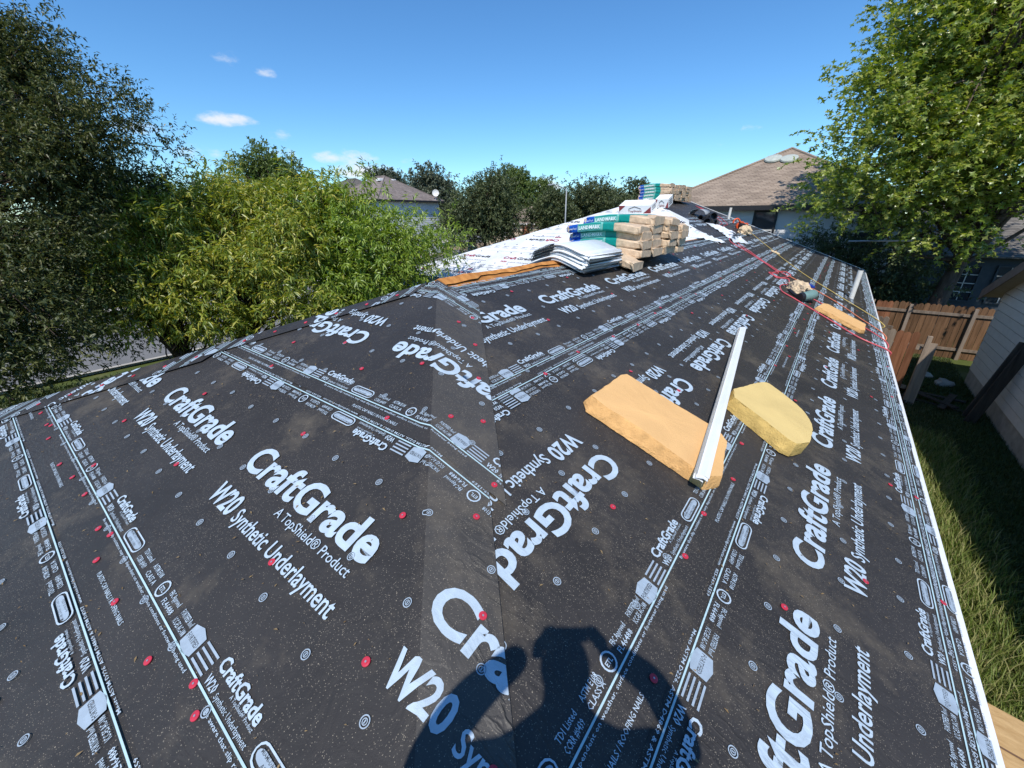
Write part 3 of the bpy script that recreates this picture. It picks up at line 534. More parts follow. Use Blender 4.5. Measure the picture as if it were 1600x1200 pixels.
# ---- far side of the wing, lapped over the left hip
pB0, nBv = line_ab(PB, FBL); nBu = nBv/np.linalg.norm(nBv)
for i, (b0_, b1, fw) in enumerate([(.0, 1.47, .16), (1.36, 2.84, .24), (2.70, 4.005, .22)]):
    cut2 = (np.array([-U2, 0.]), np.array([-k, 1.])/math.hypot(k, 1))
    far = (np.array([-U2, 0.]), np.array([-1., 0.]))
    sh = sheet(PB, (FBL,), [far, (pB0+nBu*fw, nBu)], [(pB0, nBu), (pB0-nBu*FB, nBu)], -U2, 4.6, b0_+(.06 if i == 0 else 0), b1, .004, .010, 'black_sheet', 'underlayment_course', .5)
    pr = Print(PB, (FBL,), [far, (pB0+nBu*(fw-.004), nBu), (np.array([0, b1-.004]), np.array([0, 1])), (np.array([0, b0_+.1]), np.array([0, -1]))], [(pB0, nBu), (pB0-nBu*FB, nBu)], .0145)
    big_row(pr, [.3+PER*j for j in range(-4, 4)], b0_+.72, i % 2 == 0); line_group(pr, b0_+.14, b0_+.26, -4, 4.6, .3, near=(9, 10)); line_group(pr, b0_+1.25, b0_+1.36, -4, 4.6, .3, near=(9, 10)); dots(pr, -3, 4.6, b0_+.3, b1, 33+i, near=-9)
    pr.build('printed_lettering', PM, sh)
    for j in range(7):
        t = b0_+(j+.3)*(b1-b0_)/7; base = pB0+np.array([1/math.hypot(1, k), k/math.hypot(1, k)])*t*1.33; q = base+nBu*(fw*.55)
        if b0_+.1 < q[1] < b1-.05: cap_nail(PB, (FBL,), q[0], q[1], .0145, sh)
# ---- the higher block's near slope: white sheet above, black along the eave
pW0, nWv = line_ab(PW, FWR); nWu = nWv/np.linalg.norm(nWv)
hipWl = (np.array([-MM, -MM*k]), np.array([-k, -1.])/math.hypot(k, 1)); valley = (np.array([0., 0.]), np.array([k, 1.])/math.hypot(k, 1))
bw = (U2-6.25)*k; be = (U2-WY)*k
for i, (b0_, b1, mat, fw) in enumerate([(-3.0, -1.40, 'white_sheet', .05), (-1.52, .02, 'white_sheet', .05), (.0, 1.45, 'white_sheet', .2), (1.33, 2.6, 'white_sheet', .1), (2.48, bw, 'white_sheet', .1), (bw-.12, be, 'black_sheet', .1)]):
    white = mat == 'white_sheet'
    cuts = [hipWl, (pW0+nWu*fw, nWu)]+([valley] if b0_ > -.01 else [])
    o0, o1 = (.004, .011) if i < 5 else (.003, .006)
    sh = sheet(PW, (FWR,), cuts, [(pW0, nWu), (pW0-nWu*FB, nWu)], -12, 2, b0_, b1, o0, o1, mat, 'underlayment_course', .5)
    pr = Print(PW, (FWR,), [hipWl, (pW0+nWu*(fw-.004), nWu), (np.array([0, b1-.004]), np.array([0, 1])), (np.array([0, b0_+.02]), np.array([0, -1]))]+([valley] if b0_ > -.01 else []), [(pW0, nWu), (pW0-nWu*FB, nWu)], o1+.003)
    if white:
        big_row(pr, [-11+PER*1.15*j+(.5 if i % 2 else 0) for j in range(10)], b0_+.55, i % 2 == 0, mats=(1, 2))
        line_b = b0_+1.1
        for a in np.arange(-11.5, 1, .37):
            for q, wd in ((0, .2), (.05, .13), (.13, .26)): pr.rect(a, a+wd, line_b+q, line_b+q+.014, 2)
        for a in np.arange(-11.5, 1, .55):
            for q in (.2, .52, .95): pr.ring(a+random.uniform(-.1, .1), b0_+q, .026, .004, 8, 2)
        pr.build('printed_lettering', ['print_dark', 'print_red', 'print_dark', 'print_dark'], sh)
    else:
        big_row(pr, [-10.4+PER*j for j in range(10)], b0_+.5, False); line_group(pr, be-.35, be-.22, -11, 0, .2, near=(99, 100)); dots(pr, -11, 0, b0_+.2, be-.1, 51, near=-99)
        pr.build('printed_lettering', PM, sh)
# torn white corner hanging over the black course
t_ = MB(); tp = PW.map([(-8.6, bw-.15), (-6.0, bw-.15), (-6.1, bw+.02), (-6.7, bw+.32), (-6.75, bw+.03)], .013); t_.add(tp, [(0, 1, 2, 3, 4)]); hpart(t_.build('underlayment_scrap', 'white_sheet'))
for tri in ([(11.9, -2.35), (10.55, -1.02), (10.25, -.72), (11.2, -1.0)], [(9.9, -.38), (9.35, .15), (9.0, .42), (9.55, .18), (9.75, -.05)]):
    t_ = MB(); t_.add([Vector((x, y, -s*x))+Vector((s/k, 0, 1/k))*.024 for y, x in tri], [tuple(range(len(tri)))]); hpart(t_.build('underlayment_scrap', 'white_sheet'))
# bare ridge board showing where the sheets stop short
b_ = MB(); n = 26
for i in range(n):
    y0, y1 = .02+2.75*i/n, .02+2.75*(i+1)/n
    h0, h1 = [.020+.003*math.sin(y*5)+.002*math.sin(y*23)+(.006 if .25 < y < .5 else 0) for y in (y0, y1)]
    w0, w1 = [.055+.012*math.sin(y*7)+.008*math.sin(y*19)+(.03 if y < .5 else 0) for y in (y0, y1)]
    b_.add([(-.10, y0, -.10*s+h0), (0, y0, h0+.006), (w0, y0, -w0*s+h0-.004), (-.10, y1, -.10*s+h1), (0, y1, h1+.006), (w1, y1, -w1*s+h1-.004)], [(0, 1, 4, 3), (1, 2, 5, 4)])
    if i in (0, n-1): pass
b_.add([(-.1, .02, -.10*s+.02), (0, .02, .028), (.1, .02, -.10*s+.018), (.1, .02, -.06), (-.1, .02, -.06)], [(0, 1, 2, 3, 4)])
hpart(b_.build('ridge_board', 'deck'))
def onR(y, x, off=0): return Vector((x, y, -s*x))+Vector((s/k, 0, 1/k))*off
NR = Vector((s/k, 0, 1/k)); TILT_R = math.atan(s)
# vent pipes through the right-hand slope
for (y, x, hgt, rad) in ((9.4, 3.28, .62, .05), (16.7, -1.0, .42, .05)):
    v_ = MB(); b0v = onR(y, x); v_.tube([b0v-Vector((0, 0, .1)), b0v+Vector((.02, 0, hgt))], rad, 14); v_.tube([b0v+Vector((.02, 0, hgt-.002)), b0v+Vector((.02, 0, hgt+.001))], rad*.8, 14, 1); hpart(v_.build('vent_pipe', ['pipe_white', 'tool_black'], smooth=False))

# ------------------------------------------------------------------ other buildings
def hip_roof(mb, x0, x1, y0, y1, ze, zr, oh=.45, th=.16):
    """hip roof on a rectangle; ridge along the longer side"""
    x0 -= oh; x1 += oh; y0 -= oh; y1 += oh; h = min(x1-x0, y1-y0)/2
    if x1-x0 >= y1-y0: A = (x0+h, (y0+y1)/2, zr); B = (x1-h, (y0+y1)/2, zr)
    else: A = ((x0+x1)/2, y0+h, zr); B = ((x0+x1)/2, y1-h, zr)
    c = [(x0, y0, ze), (x1, y0, ze), (x1, y1, ze), (x0, y1, ze)]
    if x1-x0 >= y1-y0: Fs = [(0, 1, 5, 4), (1, 2, 5), (2, 3, 4, 5), (3, 0, 4)]
    else: Fs = [(0, 1, 4), (1, 2, 5, 4), (2, 3, 5), (3, 0, 4, 5)]
    mb.add(c+[A, B], Fs+[(3, 2, 1, 0)]); return c, A, B
def window(parent, axis, pos, a0, a1, z0, z1, out, frame='dark_trim', fw=.07, mullion=False):
    """a window on a wall: axis 'y' means the wall faces -y at y = pos (a runs along x); 'x' means it faces +x or -x"""
    def P(a, d, z): return (a, pos+out*d, z) if axis == 'y' else (pos+out*d, a, z)
    def bx(mb, a, b, d0, d1, z, zz):
        p, q = P(a, d0, z), P(b, d1, zz); mb.box([min(i, j) for i, j in zip(p, q)], [max(i, j) for i, j in zip(p, q)])
    f = MB(); bx(f, a0, a0+fw, -.02, .05, z0, z1); bx(f, a1-fw, a1, -.02, .05, z0, z1); bx(f, a0+fw, a1-fw, -.02, .05, z0, z0+fw); bx(f, a0+fw, a1-fw, -.02, .05, z1-fw, z1)
    fo = f.build('window_frame', frame, parent); fo.location = -Vector(parent.location)
    g_ = MB(); bx(g_, a0+fw, a1-fw, -.03, .012, z0+fw, z1-fw); go = g_.build('pane', 'glass', fo)
    if mullion:
        m = MB()
        for i in range(1, mullion[0]): a = a0+fw+(a1-a0-2*fw)*i/mullion[0]; bx(m, a-.015, a+.015, .013, .03, z0+fw, z1-fw)
        for i in range(1, mullion[1]): z = z0+fw+(z1-z0-2*fw)*i/mullion[1]; bx(m, a0+fw, a1-fw, .013, .032, z-.015, z+.015)
        m.build('glazing_bar', frame if mullion[2] is None else mullion[2], fo)
    else:
        m = MB(); bx(m, a0+fw, a1-fw, .013, .035, (z0+z1)/2-.025, (z0+z1)/2+.025); bx(m, a0+fw, a0+fw+.03, .013, .03, z0+fw, (z0+z1)/2-.025); bx(m, a1-fw-.03, a1-fw, .013, .03, z0+fw, (z0+z1)/2-.025); m.build('sash', 'white_trim', fo)
    return fo
def lap_siding(mb, axis, pos, out, a0, a1, z0, z1, ex=.17, th=.022):
    z = z0
    while z < z1-1e-6:
        zt = min(z+ex, z1)
        if axis == 'y': V = [(a0, pos+out*th, z), (a1, pos+out*th, z), (a1, pos+out*.004, zt), (a0, pos+out*.004, zt), (a0, pos, z), (a1, pos, z)]
        else: V = [(pos+out*th, a0, z), (pos+out*th, a1, z), (pos+out*.004, a1, zt), (pos+out*.004, a0, zt), (pos, a0, z), (pos, a1, z)]
        mb.add(V, [(0, 1, 2, 3), (4, 5, 1, 0)]); z = zt
def sub(o, parent): o.parent = parent; o.location = -Vector(parent.location); return o
def build_house(name, label, x0, x1, y0, y1, ze, zr, wallmat, roofmat, trim='white_trim', oh=.45, faces=(), lap=.17):
    h = empty(name, ((x0+x1)/2, (y0+y1)/2, G), label, 'house')
    m = MB(); m.box((x0, y0, G), (x1, y1, ze-.02)); sub(m.build('wall', wallmat), h)
    m = MB()
    for ax, pos, out, a0, a1 in faces: lap_siding(m, ax, pos, out, a0, a1, G+.3, ze-.1, lap)
    if faces: tag(sub(m.build('siding', wallmat), h), kind='stuff')
    m = MB(); c, A, B = hip_roof(m, x0, x1, y0, y1, ze, zr, oh); r = sub(m.build('roof', roofmat), h)
    m = MB(); o2 = oh+.02
    m.box((x0-o2, y0-o2, ze-.2), (x1+o2, y0-oh, ze+.01)); m.box((x0-o2, y1+oh, ze-.2), (x1+o2, y1+o2, ze+.01)); m.box((x0-o2, y0-oh, ze-.2), (x0-oh, y1+oh, ze+.01)); m.box((x1+oh, y0-oh, ze-.2), (x1+o2, y1+oh, ze+.01))
    sub(m.build('fascia', trim), h)
    # hip caps
    m = MB(); C4 = [Vector(p) for p in c]; A = Vector(A); B = Vector(B); up = Vector((0, 0, .02))
    ends = [(C4[0], A), (C4[1], B if x1-x0 >= y1-y0 else A), (C4[2], B), (C4[3], A if x1-x0 >= y1-y0 else B), (A, B)]
    for p, q in ends:
        if (p-q).length > .2: m.tube([p+up*.5, q+up*.5], .07, 5)
    m.build('hip_cap', roofmat, r)
    return h, r
# two-storey house behind ours
bh, bhr = build_house('house', 'pale grey lap-sided house with brown hip roof rising behind the roof ridge at right', -5.5, 4.6, 21.4, 31.5, .92, 3.8, 'siding_white', 'roof_tan', 'dark_trim', .55, [('y', 21.4, -1, -5.5, 4.6)], .2)
window(bh, 'y', 21.375, -.84, .16, -1.05, .72, -1, 'dark_trim', .10); window(bh, 'y', 21.375, -4.2, -3.15, -.75, .72, -1, 'dark_trim', .10); window(bh, 'y', 21.375, 3.2, 4.2, -1.05, .72, -1, 'dark_trim', .10)
for px in (1208, 1233):
    # turtle vents low on the apex
    d = at(px, 250, 1)-CAM; n_ = np.array([0, -(3.8-.92)/5.6, 1.0]); P0 = np.array([0, 20.85, .92]); t = ((P0-CAM)@n_)/(d@n_); q = Vector(CAM+d*t)
    v = MB(); nn = Vector(n_).normalized(); rq = nn.to_track_quat('Z', 'X').to_matrix()
    for r0, h0, r1, h1 in ((.30, .0, .30, .05), (.42, .05, .40, .12), (.40, .12, .20, .17), (.20, .17, .01, .185)):
        n = 16; v.add([q+rq@Vector((r0*math.cos(2*math.pi*i/n), r0*math.sin(2*math.pi*i/n), h0)) for i in range(n)]+[q+rq@Vector((r1*math.cos(2*math.pi*i/n), r1*math.sin(2*math.pi*i/n), h1)) for i in range(n)], [(i, (i+1) % n, n+(i+1) % n, n+i) for i in range(n)])
    sub(v.build('roof_vent', 'vent_metal', smooth=False), bh)
v = MB(); v.tube([(1.2, 24.0, 2.2), (1.2, 24.0, 2.95)], .05, 8); sub(v.build('vent_pipe', 'pipe_white'), bh)
# house across the street with a dish
lh, lhr = build_house('house', 'white sided two-storey house with grey-brown hip roof and satellite dish beyond the green tree', -50.5, -39.6, 27.9, 37.0, 2.35, 5.2, 'siding_blue', 'roof_grey', 'dark_trim', .5, [('x', -39.6, 1, 27.9, 37.0), ('y', 27.9, -1, -50.5, -39.6)], .25)
window(lh, 'x', -39.56, 30.2, 31.4, -2.6, -1.1, 1, 'white_trim', .08)
for yy in (31.3, 33.2):
    v = MB(); v.box((-44.0, yy-.3, 4.55), (-43.3, yy+.3, 4.85)); sub(v.build('roof_vent', 'carton', bevel=.05), lh)
v = MB(); c0 = Vector((-39.3, 36.3, 3.25)); ax = (Vector(CAM)-c0).normalized(); rq = (ax+Vector((0, .0, .25))).normalized().to_track_quat('Z', 'Y').to_matrix(); n = 16
for r0, h0, r1, h1 in ((.02, 0, .25, .03), (.25, .03, .42, .10)):
    v.add([c0+rq@Vector((r0*math.cos(2*math.pi*i/n), r0*math.sin(2*math.pi*i/n), h0)) for i in range(n)]+[c0+rq@Vector((r1*math.cos(2*math.pi*i/n), r1*math.sin(2*math.pi*i/n), h1)) for i in range(n)], [(i, (i+1) % n, n+(i+1) % n, n+i) for i in range(n)])
v.tube([c0, c0+Vector((-.1, 0, -.9))], .035, 6); sub(v.build('satellite_dish', 'white_trim'), lh)
# tan stucco house further along, brick pier, and a roof peeping over the light tree
th_, thr = build_house('house', 'cream house with pale brown roof half hidden between the dark oaks', -44, -33, 52, 62, -.55, 1.9, 'tan_wall', 'roof_tan', 'white_trim', .4)
window(th_, 'y', 51.98, -41.2, -39.9, -2.6, -1.3, -1, 'white_trim', .1)
v = MB(); pq = at(822, 350, 52); v.box((pq[0]-.35, pq[1]-.35, G), (pq[0]+.35, pq[1]+.35, -.9)); v.box((pq[0]-.42, pq[1]-.42, -.9), (pq[0]+.42, pq[1]+.42, -.72)); tag(v.build('brick_pier', 'brick_red', bevel=.02), 'slim red brick pier at the corner of the cream house', 'pier')
build_house('house', 'distant grey hip roof just showing above the yellow-green tree', -66, -54, 33, 43, 3.2, 6.0, 'siding_blue', 'roof_dark', 'dark_trim', .4)
# neighbour at right: gable wall of beige boards facing our eave
GX, GY0, GY1, GYR = 6.58, 2.0, 14.0, 8.0; gs = .42; gz0 = -1.42
nb = empty('house', (GX+4, 8, G), 'beige board-sided neighbour house with brown rake trim at right edge', 'house')
m = MB(); m.prism([(GX+.03, GY0, G), (GX+.03, GY1, G), (GX+.03, GY1, gz0), (GX+.03, GYR, gz0+gs*(GY1-GYR)), (GX+.03, GY0, gz0)], (9, 0, 0)); sub(m.build('wall', 'siding_beige'), nb)
m = MB(); m.box((GX-.012, GY0, G), (GX+.03, GY1+.012, G+.42)); sub(m.build('foundation', 'foundation'), nb)
z = G+.42; ex = .215
while z < gz0+gs*6-.02:
    zt = min(z+ex, gz0+gs*6)
    def span(zz): return (GY0, GY1) if zz <= gz0 else (GY0+(zz-gz0)/gs, GY1-(zz-gz0)/gs)
    (a0, a1), (c0_, c1_) = span(z), span(zt); jg = random.uniform(-.002, .002)
    m = MB(); m.prism([(GX-.03+jg, a0, z+.018), (GX-.03+jg, a1, z+.018), (GX-.018, c1_, zt), (GX-.018, c0_, zt)], (.045, 0, 0))
    if abs(c1_-c0_) > .05 or True: sub(m.build('siding_board', 'siding_beige'), nb)
    z = zt
oh = .34
m = MB()
for sgn, ye in ((1, GY1+.4), (-1, GY0-.4)):
    zlow = gz0-gs*.4+.10; ztop = gz0+gs*6+.10
    m.prism([(GX-oh, ye, zlow), (GX-oh, GYR, ztop), (GX+9.4, GYR, ztop), (GX+9.4, ye, zlow)], (0, 0, .05))
sub(m.build('roof', 'roof_dark'), nb)
for sgn, ye in ((1, GY1+.4), (-1, GY0-.4)):
    zlow = gz0-gs*.4; ztop = gz0+gs*6
    m = MB(); m.prism([(GX-oh-.03, ye, zlow-.10), (GX-oh-.03, GYR, ztop-.10), (GX-oh-.03, GYR, ztop+.155), (GX-oh-.03, ye, zlow+.155)], (.028, 0, 0)); sub(m.build('rake_board', 'brown_trim'), nb)
    m = MB(); m.prism([(GX-oh, ye, zlow-.02), (GX-oh, GYR, ztop-.02), (GX+.05, GYR, ztop-.02), (GX+.05, ye, zlow-.02)], (0, 0, .012)); sub(m.build('soffit', 'soffit'), nb)
# dark painted house seen between the trunk and the neighbour's gable
dh = empty('house', (11, 27, G), 'dark blue-grey house in tree shade behind the wooden fence', 'house')
m = MB(); m.box((5.9, 23.2, G), (16, 31, -1.15)); sub(m.build('wall', 'dark_wall'), dh)
m = MB(); m.prism([(5.3, 22.7, -1.15), (16.5, 22.7, -1.15), (16.5, 27, .9), (5.3, 27, .9)], (0, 0, .06)); m.prism([(5.3, 31.5, -1.15), (16.5, 31.5, -1.15), (16.5, 27, .9), (5.3, 27, .9)], (0, 0, .06)); sub(m.build('roof', 'roof_dark'), dh)
for a in (6.6, 8.15, 10.6): window(dh, 'y', 23.18, a, a+1.15, -3.0, -1.45, -1, 'dark_wall', .06, (3, 4, 'white_trim'))

# ------------------------------------------------------------------ trees
def leaves(name, P, D, Nn, Ln, Wd, kind, parent, mat):
    """P base points, D directions, Nn normals (all n,3), Ln/Wd arrays; one small folded blade per leaf"""
    D = D/np.linalg.norm(D, axis=1, keepdims=True); Sd = np.cross(D, Nn); Sd /= (np.linalg.norm(Sd, axis=1, keepdims=True)+1e-9); Nr = np.cross(Sd, D); n = len(P); L_ = Ln[:, None]; W_ = Wd[:, None]
    if kind == 'blade':      # lance leaf, two facets along the midrib, tip drooping
        base = P; tip = P+D*L_-np.array([0, 0, 1])*L_*.18; l = P+D*L_*.42+Sd*W_*.5+Nr*W_*.18; r = P+D*L_*.42-Sd*W_*.5+Nr*W_*.18
        V = np.stack([base, l, tip, r], 1).reshape(-1, 3); i = np.arange(n)*4; Fc = np.concatenate([np.stack([i, i+2, i+1], 1), np.stack([i, i+3, i+2], 1)])
    else:                    # lobed leaf: three points
        base = P; tip = P+D*L_; a = P+D*L_*.55+Sd*W_*.62; b = P+D*L_*.35+Sd*W_*.22; c = P+D*L_*.55-Sd*W_*.62; d = P+D*L_*.35-Sd*W_*.22; e = P+D*L_*.62+Sd*W_*.16+Nr*W_*.1; f = P+D*L_*.62-Sd*W_*.16+Nr*W_*.1
        V = np.stack([base, b, a, e, tip, f, c, d], 1).reshape(-1, 3); i = np.arange(n)*8
        Fc = np.concatenate([np.stack([i, i+1, i+3], 1), np.stack([i+1, i+2, i+3], 1), np.stack([i, i+3, i+5], 1), np.stack([i+3, i+4, i+5], 1), np.stack([i, i+5, i+7], 1), np.stack([i+5, i+6, i+7], 1)])
    o = link(name, mesh_np(name, V, Fc), parent, mat); tag(o, kind='stuff'); return o
def rand_unit(rg, n):
    v = rg.normal(size=(n, 3)); return v/np.linalg.norm(v, axis=1, keepdims=True)
def tree(name, label, base, top, r0, blobs, ncl, per, lp, leaf, kind, lmat, bark='bark', seed=1, cs=.5, droop=.3, group=None, upright=0., shell=.5, sprays=.35, stems=None, limb=.05):
    """base/top of the trunk; blobs = crown volumes (cx,cy,cz,rx,ry,rz); ncl clumps, per sprays each, lp leaves on a spray"""
    rg = np.random.default_rng(seed); T = empty(name, tuple(base), label, 'tree', group)
    B = np.array([b[:6] for b in blobs], float); vol = (B[:, 3]*B[:, 4]*B[:, 5])**.8; ch = rg.choice(len(B), ncl, p=vol/vol.sum()); d = rand_unit(rg, ncl); rr = rg.random(ncl)**shell
    Cc = B[ch, :3]+d*B[ch, 3:]*rr[:, None]; Cc += rg.normal(size=Cc.shape)*.12*cs
    tr = MB(); base = np.array(base, float); top = np.array(top, float)
    for stm in (stems or [(base, top)]):
        b0_, t0 = np.array(stm[0], float), np.array(stm[1], float); pts = [b0_+(t0-b0_)*q+np.array([math.sin(q*5+seed)*.12, math.cos(q*4+seed)*.12, 0])*r0*3*q for q in np.linspace(0, 1, 7)]
        tr.tube(pts, [r0*(1.35 if q == 0 else 1-.5*q) for q in np.linspace(0, 1, 7)], 9)
    tops = [np.array(stm[1], float) for stm in stems] if stems else [top]; starts = [np.array(stm[0], float) for stm in stems] if stems else [base]
    for j in range(ncl):
        i0 = int(np.argmin([np.linalg.norm(t-Cc[j]) for t in tops])); t0 = tops[i0]; q = rg.uniform(.55, 1.0); st = starts[i0]+(t0-starts[i0])*q
        mid = st+(Cc[j]-st)*.5+np.array([0, 0, .10*np.linalg.norm(Cc[j]-st)])+rg.normal(size=3)*.08*np.linalg.norm(Cc[j]-st); ln = np.linalg.norm(Cc[j]-st); rb = limb*min(1.3, .45+ln*.12)
        P = catmull([st, st+(mid-st)*.55+rg.normal(size=3)*.05*ln, mid, Cc[j]], 3); tr.tube(P, [rb*(1-.85*i/(len(P)-1)) for i in range(len(P))], 5, cap=False)
    sub(tr.build('trunk', bark, smooth=True), T)
    n = ncl*per; ci = np.repeat(np.arange(ncl), per); off = rg.normal(size=(n, 3))*cs*np.array([1, 1, .75]); S0 = Cc[ci]+off
    outw = off/(np.linalg.norm(off, axis=1, keepdims=True)+1e-6)+.7*(S0-B[ch][ci][:, :3])/np.maximum(B[ch][ci][:, 3:], .3); dr = outw+rand_unit(rg, n)*.6; dr[:, 2] += upright; dr /= np.linalg.norm(dr, axis=1, keepdims=True)
    sl = sprays*rg.uniform(.5, 1.3, n)
    Pn = np.repeat(S0, lp, 0); tt = np.tile(np.linspace(.0, 1, lp), n)[:, None]; Dn = np.repeat(dr, lp, 0); Ln = np.repeat(sl, lp)[:, None]
    P = Pn+Dn*Ln*tt; P[:, 2] -= (droop*.35*Ln[:, 0]*tt[:, 0]**2); side = rand_unit(rg, n*lp); D = Dn*.55+side*.9; D[:, 2] -= droop*rg.uniform(.3, 1.2, n*lp); Nn = rand_unit(rg, n*lp)*.7+np.array([0, 0, 1.])
    sz = rg.uniform(.65, 1.2, n*lp); o = leaves('crown', P, D, Nn, leaf[0]*sz, leaf[1]*sz, kind, None, lmat); sub(o, T)
    if sprays > .28:         # visible twigs of the near trees
        m = rg.choice(n, min(n, 900), replace=False); a = S0[m]-dr[m]*.15; b = S0[m]+dr[m]*sl[m][:, None]; b[:, 2] -= droop*.35*sl[m]; w_ = .004; sd_ = np.cross(dr[m], [0, 0, 1.]); sd_ /= (np.linalg.norm(sd_, axis=1, keepdims=True)+1e-6); up_ = np.cross(sd_, dr[m])
        V = np.stack([a+sd_*w_, a-sd_*w_*.5+up_*w_, a-sd_*w_*.5-up_*w_, b], 1).reshape(-1, 3); i = np.arange(len(m))*4; Fc = np.concatenate([np.stack([i, i+1, i+3], 1), np.stack([i+1, i+2, i+3], 1), np.stack([i+2, i, i+3], 1)]); tag(sub(link('twig', mesh_np('twig', V, Fc), None, bark), T), kind='stuff')
    return T
# big dark tree filling the left edge
def cl(px, py, t_, *r_): p = at(px, py, t_); return (p[0], p[1], p[2])+r_
tree('oak_tree', 'tall dark small-leaved tree at the left edge of the picture', (-9.4, -4.6, G), (-8.9, -3.4, .6), .20,
     [cl(-20, 60, 6.6, .8, .8, .6), cl(60, 140, 6.8, .65, .65, .5), cl(30, 240, 6.4, .9, .9, .7), cl(140, 230, 7.0, .6, .6, .45), cl(-40, 380, 6.0, 1.0, 1.0, .9), cl(70, 360, 6.4, .7, .7, .6), cl(10, 500, 5.6, .8, .8, .6), cl(245, 250, 8.2, .35, .35, .7), cl(215, 310, 8.4, .7, .7, .5), cl(-150, 150, 6.6, 1.2, 1.2, 1.6), cl(50, 575, 5.8, .45, .45, .25), cl(-120, 480, 5.6, .9, .9, .8), cl(-20, 130, 6.9, .9, .9, .8), cl(170, 170, 7.4, .35, .35, .35), cl(120, 300, 7.4, .8, .8, .6), cl(110, 440, 7.2, .7, .7, .5), cl(60, 520, 6.6, .8, .8, .5), cl(150, 500, 8.0, .7, .7, .4), cl(-30, 600, 5.2, .6, .6, .4), cl(200, 520, 8.8, .5, .5, .35)],
     330, 30, 13, (.080, .029), 'blade', 'leaf_dark', 'bark_dark', 11, .20, .1, upright=.35, shell=.45, sprays=.30, limb=.04)
# yellow-green tree with hanging lance leaves, and its greener neighbour
tree('peach_tree', 'yellow-green tree with hanging lance-shaped leaves just beyond the left hip', (-8.4, .1, G), (-8.2, .4, -1.9), .10,
     [cl(180, 400, 7.6, .7, .7, .45), cl(240, 350, 8.2, .7, .7, .5), cl(300, 330, 8.8, .7, .7, .5), cl(380, 340, 9.4, .8, .8, .55), cl(280, 420, 8.2, .9, .9, .55), cl(390, 420, 8.8, .9, .9, .6), cl(460, 470, 8.8, .7, .7, .4), cl(210, 460, 7.8, .8, .8, .4), cl(330, 490, 8.4, .8, .8, .35), cl(460, 380, 9.2, .8, .8, .6), cl(440, 320, 9.8, .7, .7, .5), cl(140, 430, 7.6, .5, .5, .35), cl(490, 320, 10.0, .7, .7, .5), cl(350, 285, 9.6, .4, .4, .3)],
     230, 17, 11, (.155, .036), 'blade', 'leaf_peach', 'bark_dark', 23, .22, .40, shell=.45, sprays=.28, stems=[((-8.4, .1, G), (-8.3, -.3, -1.7)), ((-8.35, .15, G), (-7.7, 1.3, -1.5)), ((-8.4, .12, G), (-7.6, -.6, -1.6))], limb=.035)
tree('peach_tree', 'bright lime-green leafy tree overhanging the white sheeted slope', (-8.8, 5.4, G), (-8.6, 5.0, -1.8), .11,
     [cl(520, 330, 10.2, .8, .8, .7), cl(560, 380, 10.2, .9, .9, .7), cl(620, 370, 10.8, .8, .8, .6), cl(680, 380, 11.4, .7, .7, .5), cl(540, 440, 10.0, .9, .9, .5), cl(600, 425, 10.4, .8, .8, .5), cl(570, 320, 10.6, .6, .6, .5), cl(640, 410, 11.0, .7, .7, .45), cl(500, 400, 10.0, .9, .9, .6), cl(520, 480, 9.8, .7, .7, .4)],
     150, 18, 11, (.15, .036), 'blade', 'leaf_lime', 'bark_dark', 29, .26, .5, shell=.5, sprays=.30, limb=.03)
# big lobed-leaf tree at right
tree('maple_tree', 'tall broad bright green lobed-leaf tree towering over the fence at right', (6.0, 18.6, G), (6.6, 18.4, 1.5), .30,
     [(6.2, 18.0, 4.6, 3.6, 3.0, 2.8), (4.2, 17.2, 2.4, 2.6, 2.2, 2.2), (7.6, 17.0, 2.6, 2.8, 2.2, 2.0), (5.0, 18.4, 7.4, 2.8, 2.6, 2.4), (8.4, 17.8, 6.0, 3.0, 2.6, 3.0), (2.9, 17.0, 1.2, 1.6, 1.3, 1.0), (5.4, 16.8, .7, 1.8, 1.5, .9), (4.6, 18.8, 5.2, 2.6, 2.2, 2.4), (9.2, 17.2, 3.2, 2.4, 2.2, 2.0), (6.8, 18.6, 10.2, 3.2, 2.8, 2.4), (2.6, 16.6, 2.6, 1.3, 1.0, 1.1), (3.6, 17.4, 4.6, 1.4, 1.2, 1.4)],
     380, 24, 12, (.165, .155), 'lobed', 'leaf_maple', 'bark', 41, .44, .35, shell=.6, sprays=.55, stems=[((6.0, 18.6, G), (6.4, 18.4, 1.0)), ((6.3, 18.5, -.6), (8.4, 17.8, 4.6)), ((6.3, 18.5, .2), (5.0, 18.3, 5.4))], limb=.085)
tree('shrub_tree', 'dark shaded understorey tree between the grey house and the fence', (3.2, 19.6, G), (3.4, 19.5, -2.2), .10,
     [(2.4, 19.6, -.6, 1.3, .9, 1.0), (3.6, 19.3, -1.2, 1.5, 1.0, 1.4), (4.7, 19.2, -2.0, 1.2, .9, 1.3), (2.9, 19.6, -2.2, 1.3, .9, 1.2), (4.6, 18.6, -1.0, 1.0, .8, .9), (5.4, 19.6, -2.6, 1.0, .8, 1.0)], 74, 24, 11, (.12, .06), 'blade', 'leaf_oak_far', 'bark_dark', 43, .40, .3, sprays=.4)
tree('cedar_tree', 'dark conifer top poking up behind the brown hip roof', (9.5, 37, G), (9.5, 37, 6), .25, [(9.5, 37, 6.8, 1.6, 1.6, 3.0), (8.2, 37, 5.2, 1.6, 1.4, 2.6), (10.6, 37, 5.6, 1.8, 1.6, 2.6)], 40, 18, 10, (.25, .10), 'blade', 'leaf_grey_far', 'bark_dark', 47, .6, -.3, upright=1.2, sprays=.6)
